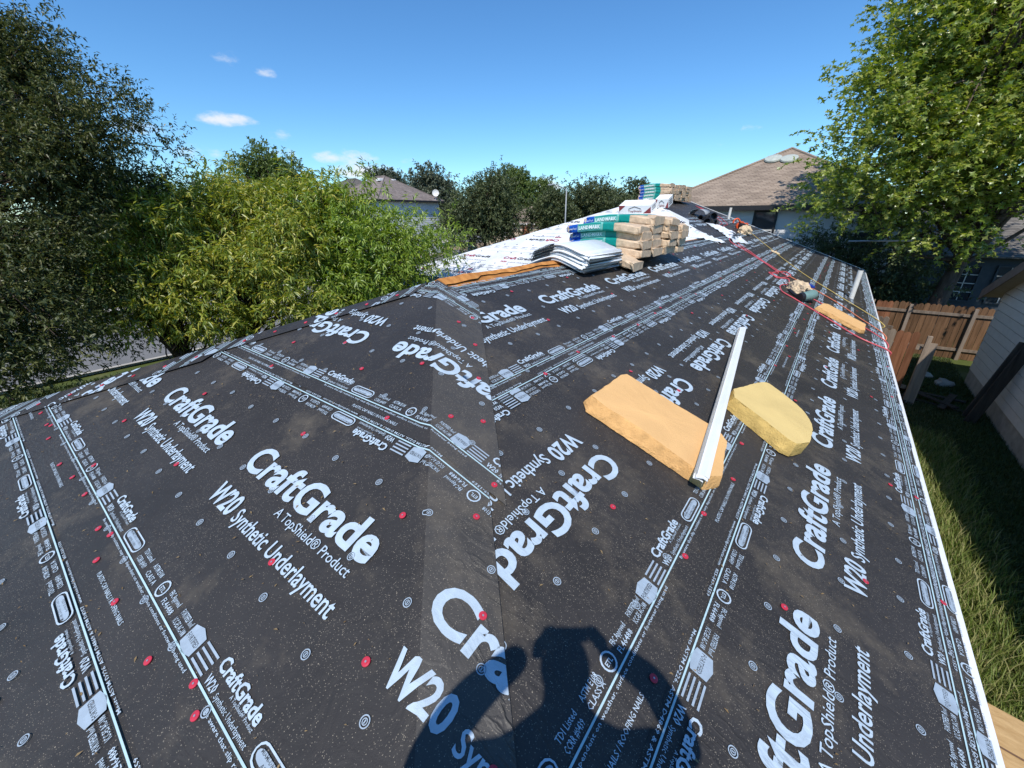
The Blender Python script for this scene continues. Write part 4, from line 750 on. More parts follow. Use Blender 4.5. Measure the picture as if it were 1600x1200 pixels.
# trees down the street
def far_tree(label, px, py, t, w, h, mat, seed, kind='oak_tree', ncl=70, dens=16, leafsize=.34, base_z=G, upright=.3, trunk=True, cs=None):
    c = at(px, py, t); 
    tree(kind, label, (c[0], c[1], base_z), (c[0]+.2, c[1], c[2]-h*.25), .22 if trunk else .12,
         [(c[0], c[1], c[2], w*.62, w*.62, h*.5), (c[0]-w*.45*CR[0], c[1]-w*.45*CR[1], c[2]-h*.15, w*.45, w*.45, h*.36), (c[0]+w*.48*CR[0], c[1]+w*.48*CR[1], c[2]-h*.12, w*.45, w*.45, h*.36), (c[0]+w*.15*CR[0], c[1]+w*.15*CR[1], c[2]+h*.28, w*.4, w*.4, h*.26)],
         ncl, dens, 9, (leafsize, leafsize*.42), 'blade', mat, 'bark_dark', seed, cs or w*.13, .1, group='trees along the street', upright=upright, sprays=.27*w*.35, limb=.09)
far_tree('large dark live oak standing by the street, left of the cream house', 755, 330, 48, 5.6, 7.2, 'leaf_oak_far', 61, ncl=190, dens=24, leafsize=.30)
far_tree('broad dark oak behind the shingle stack with the lamp post before it', 912, 334, 58, 6.8, 8.0, 'leaf_oak_far', 62, ncl=190, dens=22, leafsize=.36)
far_tree('pale green round tree rising behind the large live oak', 796, 300, 80, 6.0, 8.6, 'leaf_mid_far', 63, 'shade_tree', 130, 20, .5, upright=.2)
far_tree('small bright green tree in the gap between the two big oaks', 842, 308, 86, 5.2, 6.8, 'leaf_mid_far', 64, 'shade_tree', 80, 16, .5)
far_tree('dark pointed evergreen left of the far shingle stack', 992, 314, 70, 2.9, 7.0, 'leaf_oak_far', 65, 'evergreen_tree', 70, 14, .42, upright=1.2)
far_tree('low dark tree between the broad oak and the evergreen', 962, 316, 66, 4.0, 4.0, 'leaf_oak_far', 66, ncl=60, dens=14, leafsize=.4)
far_tree('feathery grey-green tree behind the dish roof, nearest the clouds', 600, 306, 66, 5.4, 7.2, 'leaf_grey_far', 67, 'cedar_tree', 130, 18, .5, upright=1.5)
far_tree('feathery grey-green tree right of the satellite dish', 668, 308, 62, 6.2, 6.6, 'leaf_grey_far', 68, 'cedar_tree', 130, 18, .5, upright=1.3)
far_tree('green treetop behind the yellow-green tree against the sky', 420, 268, 36, 3.6, 4.0, 'leaf_mid_far', 69, 'shade_tree', 80, 16, .3)
far_tree('dark oak partly hidden by the lamp post and cream house', 860, 330, 50, 3.2, 4.4, 'leaf_oak_far', 70, ncl=110, dens=18, leafsize=.32)
far_tree('shaded tree at the far left behind the dark tree', 150, 330, 40, 7.0, 8.0, 'leaf_oak_far', 71, 'shade_tree', 70, 14, .4)
far_tree('roadside tree glimpsed behind the yellow-green tree', 330, 320, 44, 6.0, 5.0, 'leaf_oak_far', 72, 'shade_tree', 60, 14, .4)
far_tree('far treetops at the end of the street behind the shingle stack', 1060, 322, 90, 6.0, 5.0, 'leaf_oak_far', 73, 'shade_tree', 60, 14, .6)
# ---- street lamp, utility cabinet
lp = at(883, 350, 47); L0 = Vector((lp[0], lp[1], G)); lamp = empty('street_lamp', L0, 'thin grey street lamp with a short arm before the broad oak', 'street lamp')
m = MB(); m.tube([L0, L0+Vector((0, 0, 7.3))], [.10, .06], 8); sub(m.build('pole', 'grey_plastic', smooth=True), lamp)
m = MB(); e_ = -Vector(CR); m.tube(catmull([L0+Vector((0, 0, 7.2)), L0+e_*.6+Vector((0, 0, 7.55)), L0+e_*1.5+Vector((0, 0, 7.75))], 5), .035, 6); sub(m.build('arm', 'grey_plastic', smooth=True), lamp)
m = MB(); c0 = L0+e_*1.75+Vector((0, 0, 7.74)); m.box(c0-Vector((.35, .16, .07)), c0+Vector((.35, .16, .07))); sub(m.build('lamp_head', 'grey_plastic', bevel=.04), lamp)
cb = at(738, 378, 50); m = MB(); m.box((cb[0]-.5, cb[1]-.4, G), (cb[0]+.5, cb[1]+.4, G+.95)); m.box((cb[0]-.54, cb[1]-.44, G+.95), (cb[0]+.54, cb[1]+.44, G+1.05)); tag(m.build('utility_cabinet', 'tool_green', bevel=.03), 'dark green utility cabinet at the kerb under the large live oak', 'cabinet')
pw = at(774, 382, 49); m = MB(); m.box((pw[0]-.2, pw[1]-.2, G), (pw[0]+.2, pw[1]+.2, G+.9)); m.box((pw[0]-.24, pw[1]-.24, G+.9), (pw[0]+.24, pw[1]+.24, G+1.0)); tag(m.build('stone_post', 'tan_wall', bevel=.03), 'short tan stone post beside the road bend', 'post')

# ------------------------------------------------------------------ fences and yard
def picket(w_, h_, t_, mat, dog=.05):
    m = MB(); m.prism([(-w_/2, 0, 0), (w_/2, 0, 0), (w_/2, 0, h_-dog), (w_/2-dog*.9, 0, h_), (-w_/2+dog*.9, 0, h_), (-w_/2, 0, h_-dog)], (0, t_, 0)); o = m.build('picket', mat); me = o.data; bpy.data.objects.remove(o); return me
PK = {mt: picket(.145, 1.82, .018, mt) for mt in ('fence_red', 'fence_grey', 'fence_brown', 'old_wood')}
def fence(label, p0, p1, mats, rails=(.35, 1.5), post_at=(), rail_side=-1, jit=.02, h=1.82, gap=.152, seed=0, railmat='fence_grey', z=G):
    p0 = Vector((p0[0], p0[1], z)); p1 = Vector((p1[0], p1[1], z)); d = p1-p0; L_ = d.length; d.normalize(); ang = math.atan2(d.y, d.x); rg = random.Random(seed)
    Fz = empty('fence', p0, label, 'fence', rot=(0, 0, ang)); n = int(L_/gap)
    for i in range(n):
        o = bpy.data.objects.new('picket', PK[rg.choice(mats)]); COL.objects.link(o); o.parent = Fz; o.location = (gap*(i+.5), rg.uniform(-.003, .003), rg.uniform(-jit, jit)); o.rotation_euler = (0, rg.uniform(-.008, .008), 0); o.scale = (rg.uniform(.96, 1.0), 1, h/1.82)
    for zz in rails:
        m = MB(); y = -.045 if rail_side < 0 else .02; m.box((0, y, zz), (L_, y+.038, zz+.09)); m.build('rail', railmat, Fz)
    for a in post_at:
        m = MB(); y = -.14 if rail_side < 0 else .06; m.box((a-.045, y, 0), (a+.045, y+.09, h-.05)); m.build('post', railmat, Fz)
    return Fz
fence('reddish board fence run projecting from our house wall below the eave', (XE-.36, 11.35), (5.0, 11.25), ['fence_red', 'fence_red', 'fence_grey'], rails=(.35, 1.4), rail_side=1, seed=3)
pf = MB(); pf.box((5.02, 11.15, G), (5.11, 11.24, G+1.78)); pf.box((5.115, 11.17, G), (5.24, 11.2, G+1.62)); tag(pf.build('gate_post', 'fence_grey'), 'grey weathered post ending the reddish fence run', 'post')
fence('brown board fence with rails across the far end of the side yard', (4.3, 16.6), (9.2, 16.9), ['fence_brown', 'fence_brown', 'fence_red'], rails=(.28, 1.42), post_at=(.9, 2.45), seed=5, h=1.75, railmat='fence_grey')
fence('weathered fence panel standing crooked behind the reddish run', (3.2, 14.6), (4.6, 13.7), ['fence_brown', 'fence_grey'], rails=(.4, 1.35), rail_side=1, jit=.06, seed=8, h=1.7)
# boards leaning on the neighbour's wall
for i, (y, lean) in enumerate(((10.95, .10), (10.65, .13))):
    m = MB(); a = Vector((GX-.42, y, G)); b = Vector((GX-.06-.0*i, y+.02, G+2.0)); d = (b-a).normalized(); M_ = Matrix.Translation(a) @ d.to_track_quat('Z', 'X').to_matrix().to_4x4()
    m.box((-.10, -.03, 0), (.10, .03, 1.95), M=M_); tag(m.build('leaning_post', 'old_wood', bevel=.012), ['farther of two dark posts leaning on the beige boards', 'nearer of two dark posts leaning on the beige boards'][i], 'post')
for i, (x0, y0, x1, y1) in enumerate(((4.9, 11.7, 6.4, 11.2), (4.7, 12.3, 6.3, 12.0), (5.0, 11.1, 5.3, 12.4), (5.7, 11.0, 6.1, 12.3), (4.8, 12.4, 6.0, 11.15))):
    m = MB(); a = Vector((x0, y0, G+.03+.026*i)); b = Vector((x1, y1, G+.03+.026*i)); d = (b-a); M_ = Matrix.Translation(a) @ d.normalized().to_track_quat('X', 'Z').to_matrix().to_4x4(); m.box((0, -.07, -.0125), (d.length, .07, .0125), M=M_)
    tag(m.build('fallen_board', 'old_wood'), ['lowest dark board lying across the shaded yard', 'second dark board crossing the shaded yard behind the first', 'short dark board lying lengthwise left in the pile', 'short dark board lying lengthwise right in the pile', 'topmost dark board slanting over the pile'][i], 'board', 'boards lying in the side yard')
m = MB(); m.tube([(3.7, 12.6, G), (4.05, 14.2, G+2.1)], .022, 7); tag(m.build('stake', 'fence_grey'), 'thin pole leaning behind the reddish fence near the eave', 'pole')
m = MB(); m.tube([at(1326, 377, 15), at(1425, 376, 13)], .03, 8); o_ = m.build('metal_pole', 'steel'); tag(o_, 'thin silver pole lying level through the big tree branches', 'pole')
for q, (x, y, r) in enumerate(((5.75, 14.0, .16), (6.05, 13.4, .2))):
    bm = bmesh.new(); bmesh.ops.create_icosphere(bm, subdivisions=2, radius=r)
    for v in bm.verts: v.co += v.normal*mnoise.noise(v.co*6+Vector((q*9, 0, 0)))*r*.5; v.co.z *= .55
    me = bpy.data.meshes.new('stone'); bm.to_mesh(me); bm.free(); o = link('stone', me, None, 'concrete'); o.location = (x, y, G+r*.4); tag(o, ['smaller pale stone in the side yard by the far fence', 'larger pale stone by the corner of the beige house'][q], 'stone')
def grass(name, label, n, xr, yr, hgt, wid, mat, seed, dens=None, z=G):
    rg = np.random.default_rng(seed); P = np.stack([rg.uniform(*xr, n), rg.uniform(*yr, n), np.full(n, z)], 1)
    if dens is not None: P = P[dens(P) > rg.random(n)]; n = len(P)
    an = rg.uniform(0, 2*math.pi, n); hh = hgt*rg.uniform(.4, 1.3, n); ln = rg.uniform(.2, .9, n)*hh; dx = np.cos(an); dy = np.sin(an); sx = -dy*wid/2; sy = dx*wid/2
    V = np.zeros((n, 5, 3)); V[:, 0] = P+np.stack([sx, sy, 0*sx], 1); V[:, 1] = P-np.stack([sx, sy, 0*sx], 1); mid = P+np.stack([dx*ln*.3, dy*ln*.3, hh*.6], 1); V[:, 2] = mid-np.stack([sx, sy, 0*sx], 1)*.7; V[:, 3] = mid+np.stack([sx, sy, 0*sx], 1)*.7; V[:, 4] = P+np.stack([dx*ln, dy*ln, hh], 1)
    i = np.arange(n)*5; Fc = np.concatenate([np.stack([i, i+1, i+2], 1), np.stack([i, i+2, i+3], 1), np.stack([i+3, i+2, i+4], 1)])
    o = link(name, mesh_np(name, V.reshape(-1, 3), Fc), None, mat); tag(o, label, 'grass', kind='stuff'); return o
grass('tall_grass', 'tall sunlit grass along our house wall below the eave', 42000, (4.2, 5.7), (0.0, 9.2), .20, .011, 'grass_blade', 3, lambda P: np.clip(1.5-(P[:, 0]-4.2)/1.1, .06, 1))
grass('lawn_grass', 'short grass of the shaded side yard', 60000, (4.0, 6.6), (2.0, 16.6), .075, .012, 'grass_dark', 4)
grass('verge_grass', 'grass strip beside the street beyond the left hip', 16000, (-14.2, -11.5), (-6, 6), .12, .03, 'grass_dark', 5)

# ------------------------------------------------------------------ shingle bundles on the ridge
def rrect(w_, h_, r_, n=3):
    out = []
    for cx, cz, a0 in ((w_/2-r_, r_, -90), (w_/2-r_, h_-r_, 0), (-w_/2+r_, h_-r_, 90), (-w_/2+r_, r_, 180)):
        for i in range(n): an = math.radians(a0+90*i/(n-1)); out.append((cx+r_*math.cos(an), cz+r_*math.sin(an), math.cos(an), math.sin(an)))
    return out
def bend_f(kind):
    if kind == 'flat': return lambda x: 0.
    c, e = {'bent': (.13, .05), 'soft': (.10, .05), 'draped': (s, .012)}[kind]
    return lambda x: -c*(math.sqrt(x*x+e)-math.sqrt(e))
def bundle_meshes(kind, Lx=1.2, w_=.40, h_=.112, seed=0, plastic=False):
    bf = bend_f(kind); R_ = rrect(w_, h_, .022); nr = len(R_)
    def S(x, q, off=0.):
        y, zz, ny, nz = R_[q % nr]; e = max(0., (abs(x)-Lx*.36)/(Lx*.14)); e = min(1, e); e = e*e*(3-2*e)
        nn = mnoise.noise(Vector((x*6+seed*3.7, y*9, zz*14+seed)))*(.006+.024*e)+mnoise.noise(Vector((x*19+seed*1.3, y*25, zz*40)))*(.003+.034*e)
        sc = 1-.30*e*abs(mnoise.noise(Vector((x*3, y*6, seed*2.1))))-.10*e
        zc = h_*.42
        return (x, y*(1-.05*e)+ny*(nn+off), zc+(zz-zc)*sc+nz*(nn+off)+bf(x))
    out = {}
    m = MB(); nx = 44; V = []; 
    for i in range(nx+1):
        x = -Lx/2+Lx*i/nx; V += [S(x, q) for q in range(nr)]
    Fs = [(i*nr+q, (i+1)*nr+q, (i+1)*nr+(q+1) % nr, i*nr+(q+1) % nr) for i in range(nx) for q in range(nr)]+[tuple(range(nr)), tuple(range(nx*nr, (nx+1)*nr))[::-1]]
    m.add(V, Fs); out['wrapper'] = (m, 'plastic_white' if plastic else 'kraft')
    def band(x0, x1, qs, off=.003):
        mb = MB(); n = max(3, int((x1-x0)/.04)); V = []
        for i in range(n+1): V += [S(x0+(x1-x0)*i/n, q, off) for q in qs]
        c = len(qs); mb.add(V, [(i*c+j, (i+1)*c+j, (i+1)*c+j+1, i*c+j+1) for i in range(n) for j in range(c-1)]); return mb
    def txt(st, x0, cap, zb, width, off=.006, bold=.02):
        V, Fc = text_arr(st, bold, 1, 1); V = V*cap; V = V*np.array([width/V[:, 0].max(), 1]); q0 = 6
        P = [(x0+a, -w_/2-off-mnoise.noise(Vector(((x0+a)*6+seed*3.7, -w_/2*9, .05*14+seed)))*.006, zb+b+bf(x0+a)) for a, b in V]; mb = MB(); mb.add(P, [tuple(f) for f in Fc]); return mb
    side = list(range(5, 11))                    # the -y side and its two rounded edges
    if plastic:
        out['label_band'] = (band(-Lx*.42, -Lx*.06, list(range(6, 10))), 'label_black'); out['lettering'] = (txt('ROOFING STARTER STRIP', -Lx*.40, h_*.28, h_*.36, Lx*.3), 'label_white')
    else:
        out['blue_label'] = (band(-.585, -.40, list(range(3, 12))), 'label_blue'); out['pale_label'] = (band(-.398, .02, list(range(3, 12))), 'label_pale'); out['teal_label'] = (band(.022, .20, list(range(3, 12))), 'label_teal')
        out['title_band'] = (band(-.39, -.01, [7, 8], .0045), 'label_teal'); out['lettering'] = (txt('LANDMARK', -.375, .05, .03, .36, .012, .03), 'label_white'); out['maker_mark'] = (txt('CertainTeed', -.57, .028, .042, .15, .010, .01), 'label_white')
    res = {}
    for nme, (mb, mat) in out.items():
        o = mb.build(nme, mat, smooth=plastic and nme == 'wrapper'); res[nme] = o.data; bpy.data.objects.remove(o)
    return res
BM = {(kd, sd_): bundle_meshes(kd, seed=sd_) for kd in ('bent', 'soft', 'draped') for sd_ in (1, 2, 3)}
BW = [bundle_meshes('draped', .86, .98, .034, seed=5+i, plastic=True) for i in range(3)]
def place_bundle(ms, loc, rot, label, cat, group, name='shingle_bundle'):
    T = empty(name, loc, label, cat, group, rot)
    for n_, me in ms.items():
        o = bpy.data.objects.new(n_, me); COL.objects.link(o); o.parent = T
    return T
GRP = 'shingle bundles stacked on the near ridge'
ordn = ['bottom', 'second', 'third', 'fourth', 'topmost', 'sixth']
for c_, (y, xc, n) in enumerate(((3.60, -.05, 4), (4.03, -.02, 5), (4.47, .06, 5), (4.90, .10, 4))):
    for i in range(n):
        jx = random.uniform(-.03, .03); jy = .07 if (c_ == 0 and i == 2) else random.uniform(-.012, .012)
        place_bundle(BM[('bent', 1+(i+c_) % 3)], (xc+jx, y+jy, .015+i*.108), (0, random.uniform(-.012, .012), random.uniform(-.02, .02)),
                     '%s bundle in the %s column of the near shingle stack' % ('top' if i == n-1 else ordn[i], ['front', 'second', 'third', 'rearmost'][c_]), 'shingle bundle', GRP)
place_bundle(BM[('draped', 2)], (.03, 3.20, .018), (0, .03, .03), 'loose shingle bundle sagging over the ridge in front of the near stack', 'shingle bundle', GRP)
for i in range(2):
    T = empty('wrapped_bundle', (.04+.02*i, 2.44, .018+.110*i), ['lower white plastic bundle draped over the ridge', 'upper white plastic bundle draped over the ridge with black label edge'][i], 'bundle', 'white wrapped bundles on the ridge', (0, 0, -.05+.04*i))
    for j in range(3):
        for n_, me in BW[j].items():
            o = bpy.data.objects.new('layer' if n_ == 'wrapper' else n_, me); COL.objects.link(o); o.parent = T; o.location = (random.uniform(-.02, .02), random.uniform(-.02, .02), .036*j)
GRP2 = 'shingle bundles stacked on the far ridge'
for c_ in range(6):
    for i in range(5):
        place_bundle(BM[('soft', 1+(i*2+c_) % 3)], (-3.0+random.uniform(-.03, .03), 13.75+.43*c_+random.uniform(-.01, .01), s*MM+.015+i*.106), (0, random.uniform(-.01, .01), random.uniform(-.015, .015)),
                     '%s bundle in column %s from the front of the far ridge stack' % (['bottom', 'second', 'middle', 'fourth', 'top'][i], ['one', 'two', 'three', 'four', 'five', 'six'][c_]), 'shingle bundle', GRP2)
# cartons on the white slope
TW = math.atan(s)
def carton(loc, size, rz, label, lid=True):
    T = empty('carton', loc, label, 'carton', rot=(TW, 0, rz)); a, b, c = size
    m = MB(); m.box((-a/2, -b/2, 0), (a/2, b/2, c)); m.build('box', 'carton', T, bevel=.006)
    for sx in (-1, 1):
        m = MB(); y = -b/2-.004; m.add([(sx*a/2, y, 0), (sx*a/2-sx*a*.24, y, 0), (sx*a/2, y, c*.8)] if sx > 0 else [(sx*a/2, y, c), (sx*a/2+a*.22, y, c), (sx*a/2, y, c*.25)], [(0, 1, 2)]); m.build('corner_print', 'carton_red', T)
    V, Fc = text_arr('TopShield', .012, 1, 2); V = V*np.array([a*.42/V[:, 0].max(), c*.26]); m = MB(); m.add([(-a*.21+p, -b/2-.005, c*.16+q) for p, q in V], [tuple(f) for f in Fc]); m.build('lettering', 'carton_red', T)
    m = MB(); y = -b/2-.005; m.add([(-.2*a, y, c*.58), (0, y, c*.88), (.2*a, y, c*.58), (.2*a, y, c*.5), (0, y, c*.78), (-.2*a, y, c*.5)], [(0, 1, 4, 5), (1, 2, 3, 4)]); m.build('roof_mark', 'print_dark', T)
    m = MB(); x = a/2+.004
    for zz in (.25, .45, .65): m.box((x-.002, -b*.3, c*zz), (x, b*.3, c*(zz+.07)))
    m.build('side_print', 'print_dark', T); return T
def onW(x, y, off=0): return Vector((x, y, s*(y-U2)))+Vector((0, -s/k, 1/k))*off
carton(onW(-2.65, 11.25, .012), (1.05, .5, .25), 0, 'white roofing carton with dark red corners behind the near shingle stack')
carton(onW(-1.95, 11.62, .012), (.42, .42, .27), 0, 'smaller white carton at the right of the marked carton')
# loose white sheet lapping over the hip
def crumple(name, label, cat, P0, ax, ay, nx, ny, amp, mat, seed, nrm=(0, 0, 1), fr=5.):
    P0 = Vector(P0); ax = Vector(ax); ay = Vector(ay); nrm = Vector(nrm); V = []
    for i in range(nx+1):
        for j in range(ny+1):
            u_, v_ = i/nx, j/ny; e = math.sin(math.pi*min(max(u_, .0), 1))*math.sin(math.pi*v_); p = P0+ax*u_+ay*v_
            h = abs(mnoise.noise(p*fr+Vector((seed*7.7, 0, 0))))+.5*abs(mnoise.noise(p*fr*2.3+Vector((0, seed*3.1, 0)))); V.append(p+nrm*(.012+amp*h*(.35+.65*e))+ax.normalized()*mnoise.noise(p*3.3)*.05+ay.normalized()*mnoise.noise(p*3.1+Vector((5, 5, 5)))*.05)
    Fs = [(i*(ny+1)+j, (i+1)*(ny+1)+j, (i+1)*(ny+1)+j+1, i*(ny+1)+j+1) for i in range(nx) for j in range(ny)]
    m = MB(); m.add(V, Fs); o = m.build(name, mat); md = o.modifiers.new('thick', 'SOLIDIFY'); md.thickness = .004; return tag(o, label, cat)
crumple('loose_sheet', 'crumpled white sheet end lying over the hip behind the near shingle stack', 'sheet', onR(8.0, -.75), onR(9.4, -.15)-onR(8.0, -.75), onR(8.2, -.1)-onR(8.0, -.75), 14, 9, .22, 'plastic_white', 2, NR)
crumple('plastic_bag', 'crumpled white plastic bag beside the red hose near the ridge', 'bag', onR(12.1, -.75), onR(11.2, .05)-onR(12.1, -.75), onR(12.9, -.45)-onR(12.1, -.75), 12, 8, .18, 'plastic_white', 3, NR)
crumple('printed_bag', 'white printed plastic sack lying below the orange saw', 'bag', onR(11.3, -.05), onR(10.4, .5)-onR(11.3, -.05), onR(12.3, .15)-onR(11.3, -.05), 12, 8, .16, 'plastic_white', 4, NR)
for i in range(9):
    m = MB(); c = onR(11.25+random.uniform(-.35, .45), .22+random.uniform(-.18, .22), .10+.02*i/9); m.add([c, c+Vector((.05, .12, .0)), c+Vector((.13, .08, -.03)), c+Vector((.08, -.04, -.02))], [(0, 1, 2, 3)])
    if i == 0: dk = m
    else: dk.v += []; dk.add(m.v, [(0, 1, 2, 3)])
o_ = dk.build('bag_print', 'print_dark'); o_.parent = bpy.data.objects['printed_bag']; tag(o_, kind='stuff')
# grey curled flashing and a cluster of black pipe boots
m = MB(); V = []; n = 14; P0 = onR(13.2, -1.35); 
for i in range(n+1):
    an = math.radians(200*i/n-10)
    for yy in (0, .75): V.append(P0+Vector((.10+.30*math.cos(an)*.9, yy-.3, .05+.30*math.sin(an)*.55)))
m.add(V, [(2*i, 2*i+2, 2*i+3, 2*i+1) for i in range(n)]); o_ = m.build('curled_flashing', 'grey_plastic', smooth=True); md = o_.modifiers.new('t', 'SOLIDIFY'); md.thickness = .004; tag(o_, 'curled grey sheet metal lying near the far shingle stack', 'flashing')
GB = 'black pipe boots piled near the ridge'
for i, (y, x, off) in enumerate(((12.7, -.95, .02), (12.45, -.72, .02), (12.95, -.70, .02), (12.68, -.78, .17))):
    T = empty('pipe_boot', onR(y, x, off), ['leftmost black pipe boot in the small pile', 'nearest black pipe boot in the small pile', 'farthest black pipe boot in the small pile', 'uppermost black pipe boot on the small pile'][i], 'pipe boot', GB, rot=(math.radians(75), 0, math.radians(-25+20*i)))
    m = MB(); n = 16
    for r0, h0, r1, h1 in ((.14, 0, .14, .06), (.14, .06, .12, .2), (.12, .2, .10, .2), (.10, .2, .10, .05)): m.add([(r0*math.cos(2*math.pi*q/n), r0*math.sin(2*math.pi*q/n), h0) for q in range(n)]+[(r1*math.cos(2*math.pi*q/n), r1*math.sin(2*math.pi*q/n), h1) for q in range(n)], [(q, (q+1) % n, n+(q+1) % n, n+q) for q in range(n)])
    m.build('cone', 'tool_black', T, smooth=False); m = MB(); m.tube([(0, 0, .02), (0, 0, .03)], .17, 16); m.build('flange', 'tool_black', T)
# orange saw with a canvas pouch
T = empty('circular_saw', onR(14.2, -.12, .0), 'orange circular saw by the far rake edge', 'saw', rot=(0, TILT_R, math.radians(35)))
m = MB(); m.box((-.20, -.09, .0), (.20, .09, .012)); m.build('base_plate', 'steel', T, bevel=.004)
m = MB(); m.tube([(0, .02, .13), (0, .05, .13)], .13, 20); m.build('blade', 'steel', T)
m = MB(); V = []; n = 14
m.tube([(0, -.01, .14), (0, .08, .14)], .15, 18); m.build('blade_guard', 'tool_orange', T, bevel=.01)
m = MB(); m.tube([(-.02, -.01, .15), (-.02, -.2, .15)], [.085, .07], 14); m.build('motor', 'tool_black', T, smooth=False, bevel=.008)
m = MB(); m.tube(catmull([(-.1, -.03, .24), (-.22, -.03, .30), (-.32, -.03, .22), (-.30, -.03, .12)], 5), .03, 8); m.tube(catmull([(.08, -.04, .24), (.16, -.04, .27), (.2, -.04, .2)], 4), .025, 8); m.build('handle', 'tool_orange', T, smooth=True)
def pouch(name, label, loc, size, seed, mat='canvas', rot=(0, 0, 0)):
    bm = bmesh.new(); bmesh.ops.create_icosphere(bm, subdivisions=4, radius=1)
    for v in bm.verts:
        n_ = mnoise.noise(v.co*2.2+Vector((seed, 0, 0)))*.3+mnoise.noise(v.co*5+Vector((0, seed, 0)))*.16; v.co *= 1+n_; v.co = Vector((v.co.x*size[0], v.co.y*size[1], max(v.co.z, -.35)*size[2]))
    me = bpy.data.meshes.new(name); bm.to_mesh(me); bm.free(); o = link(name, me, None, mat); o.location = loc; o.rotation_euler = rot; return tag(o, label, 'tool bag')
pouch('tool_pouch', 'tan canvas pouch lying against the orange saw', onR(13.6, .15, .06), (.2, .35, .2), 3)
pouch('tool_pouch', 'tan canvas tool bag beside the green nail gun', onR(7.05, 2.35, .06), (.16, .36, .17), 5, rot=(0, TILT_R, .5))
m = MB(); m.box((-.06, -.05, 0), (.06, .05, .05)); o_ = m.build('chalk_box', 'tool_blue', bevel=.01); o_.location = onR(7.3, 2.47, .17); o_.rotation_euler = (.2, TILT_R, .7); tag(o_, 'small blue chalk box on the tan tool bag', 'chalk box')
# green nail gun
T = empty('nail_gun', onR(6.62, 2.52, .02), 'green and black coil nail gun at the end of the red hose', 'nail gun', rot=(0, TILT_R, math.radians(-35)))
m = MB(); m.tube(catmull([(-.05, .20, .10), (0, .02, .10), (.02, -.16, .10)], 5), [.075, .085, .09, .09, .09, .088, .086, .085, .08, .07, .06][:11], 16); m.build('body', 'tool_green', T, smooth=True)
m = MB(); m.tube([(.02, -.16, .10), (.02, -.22, .10)], [.085, .07], 16); m.build('end_cap', 'tool_black', T, smooth=False)
m = MB(); m.tube(catmull([(.0, -.08, .06), (-.16, -.10, .04), (-.34, -.05, .035)], 5), .03, 10); m.build('handle', 'tool_black', T, smooth=True)
m = MB(); m.tube([(-.12, .16, .03), (-.12, .16, .13)], .10, 16); m.build('magazine', 'tool_black', T, bevel=.01)
m = MB(); m.tube([(-.05, .2, .10), (-.07, .32, .08)], [.035, .02], 10); m.build('nose', 'steel', T)
# ------------------------------------------------------------------ foam cushions
def foam(label, pts, hgt, inset, mats, seed, dome=.012, bevel_low=None, name='foam_pad'):
    """pts: outline (y,x) on the right-hand slope, counter-clockwise; rough-sawn edges"""
    rg = random.Random(seed); O = []; n = len(pts); cy = sum(p[0] for p in pts)/n; cx = sum(p[1] for p in pts)/n
    if name == 'foam_pad' and seed == 5:
        cp = catmull([Vector(p) for p in pts[3:]], 5); pts = pts[:3]+[tuple(v) for v in cp]; n = len(pts)
    for i in range(n):
        a, b = pts[i], pts[(i+1) % n]; ln = math.hypot(b[0]-a[0], b[1]-a[1]); m_ = max(2, int(ln/.022))
        for q in range(m_): t = q/m_; O.append((a[0]+(b[0]-a[0])*t, a[1]+(b[1]-a[1])*t, a[2]+(b[2]-a[2])*t))
    N_ = len(O); V = []; Fs = []; MI = []
    def sc(p, f): return (cy+(p[0]-cy)*f, cx+(p[1]-cx)*f)
    rings = [(0, 0., 1.), (.25, .0, 1.), (.6, .0, 1.), (.9, .0, 1.), (1., 0., 1.)]
    for f_, _, _2 in rings:
        for i, p in enumerate(O):
            jt = .006*mnoise.noise(Vector((p[0]*14+seed, p[1]*14, f_*6)))+.004*mnoise.noise(Vector((p[0]*45, p[1]*45+seed, f_*9))); dy, dx = p[0]-cy, p[1]-cx; dl = math.hypot(dy, dx); g_ = f_**1.4*p[2]
            V.append(onR(p[0]+(dy/dl)*(jt-g_), p[1]+(dx/dl)*(jt-g_), .016+hgt*f_))
    for rad in (1.0, .93, .8, .6, .4, .2):
        for i, p in enumerate(O):
            dy, dx = p[0]-cy, p[1]-cx; dl = math.hypot(dy, dx); jt = (.006*mnoise.noise(Vector((p[0]*14+seed, p[1]*14, 6)))+.004*mnoise.noise(Vector((p[0]*45, p[1]*45+seed, 9)))) if rad == 1.0 else 0; q = (p[0]+dy/dl*(jt-p[2]), p[1]+dx/dl*(jt-p[2])); y, x = sc(q, rad); h = hgt if rad == 1.0 else hgt+.3*dome*(1-rad**2)+.004*mnoise.noise(Vector((y*9+seed, x*9, 0)))+.002*mnoise.noise(Vector((y*30, x*30, seed)))
            V.append(onR(y, x, .016+h))
    R_ = len(rings)+6
    for r_ in range(R_-1):
        if r_ == len(rings)-1: continue
        for i in range(N_): Fs.append((r_*N_+i, r_*N_+(i+1) % N_, (r_+1)*N_+(i+1) % N_, (r_+1)*N_+i)); MI.append(1 if r_ < len(rings)-1 else 0)
    V.append(onR(cy, cx, .016+hgt+dome)); c = len(V)-1
    for i in range(N_): Fs.append(((R_-1)*N_+i, (R_-1)*N_+(i+1) % N_, c)); MI.append(0)
    m = MB(); m.v = [tuple(v) for v in V]; m.f = Fs; m.m = MI; o = m.build(name, mats, smooth=False); o.data.polygons.foreach_set('use_smooth', [q == 0 for q in MI]); return tag(o, label, 'foam pad', 'foam pads on the roof')
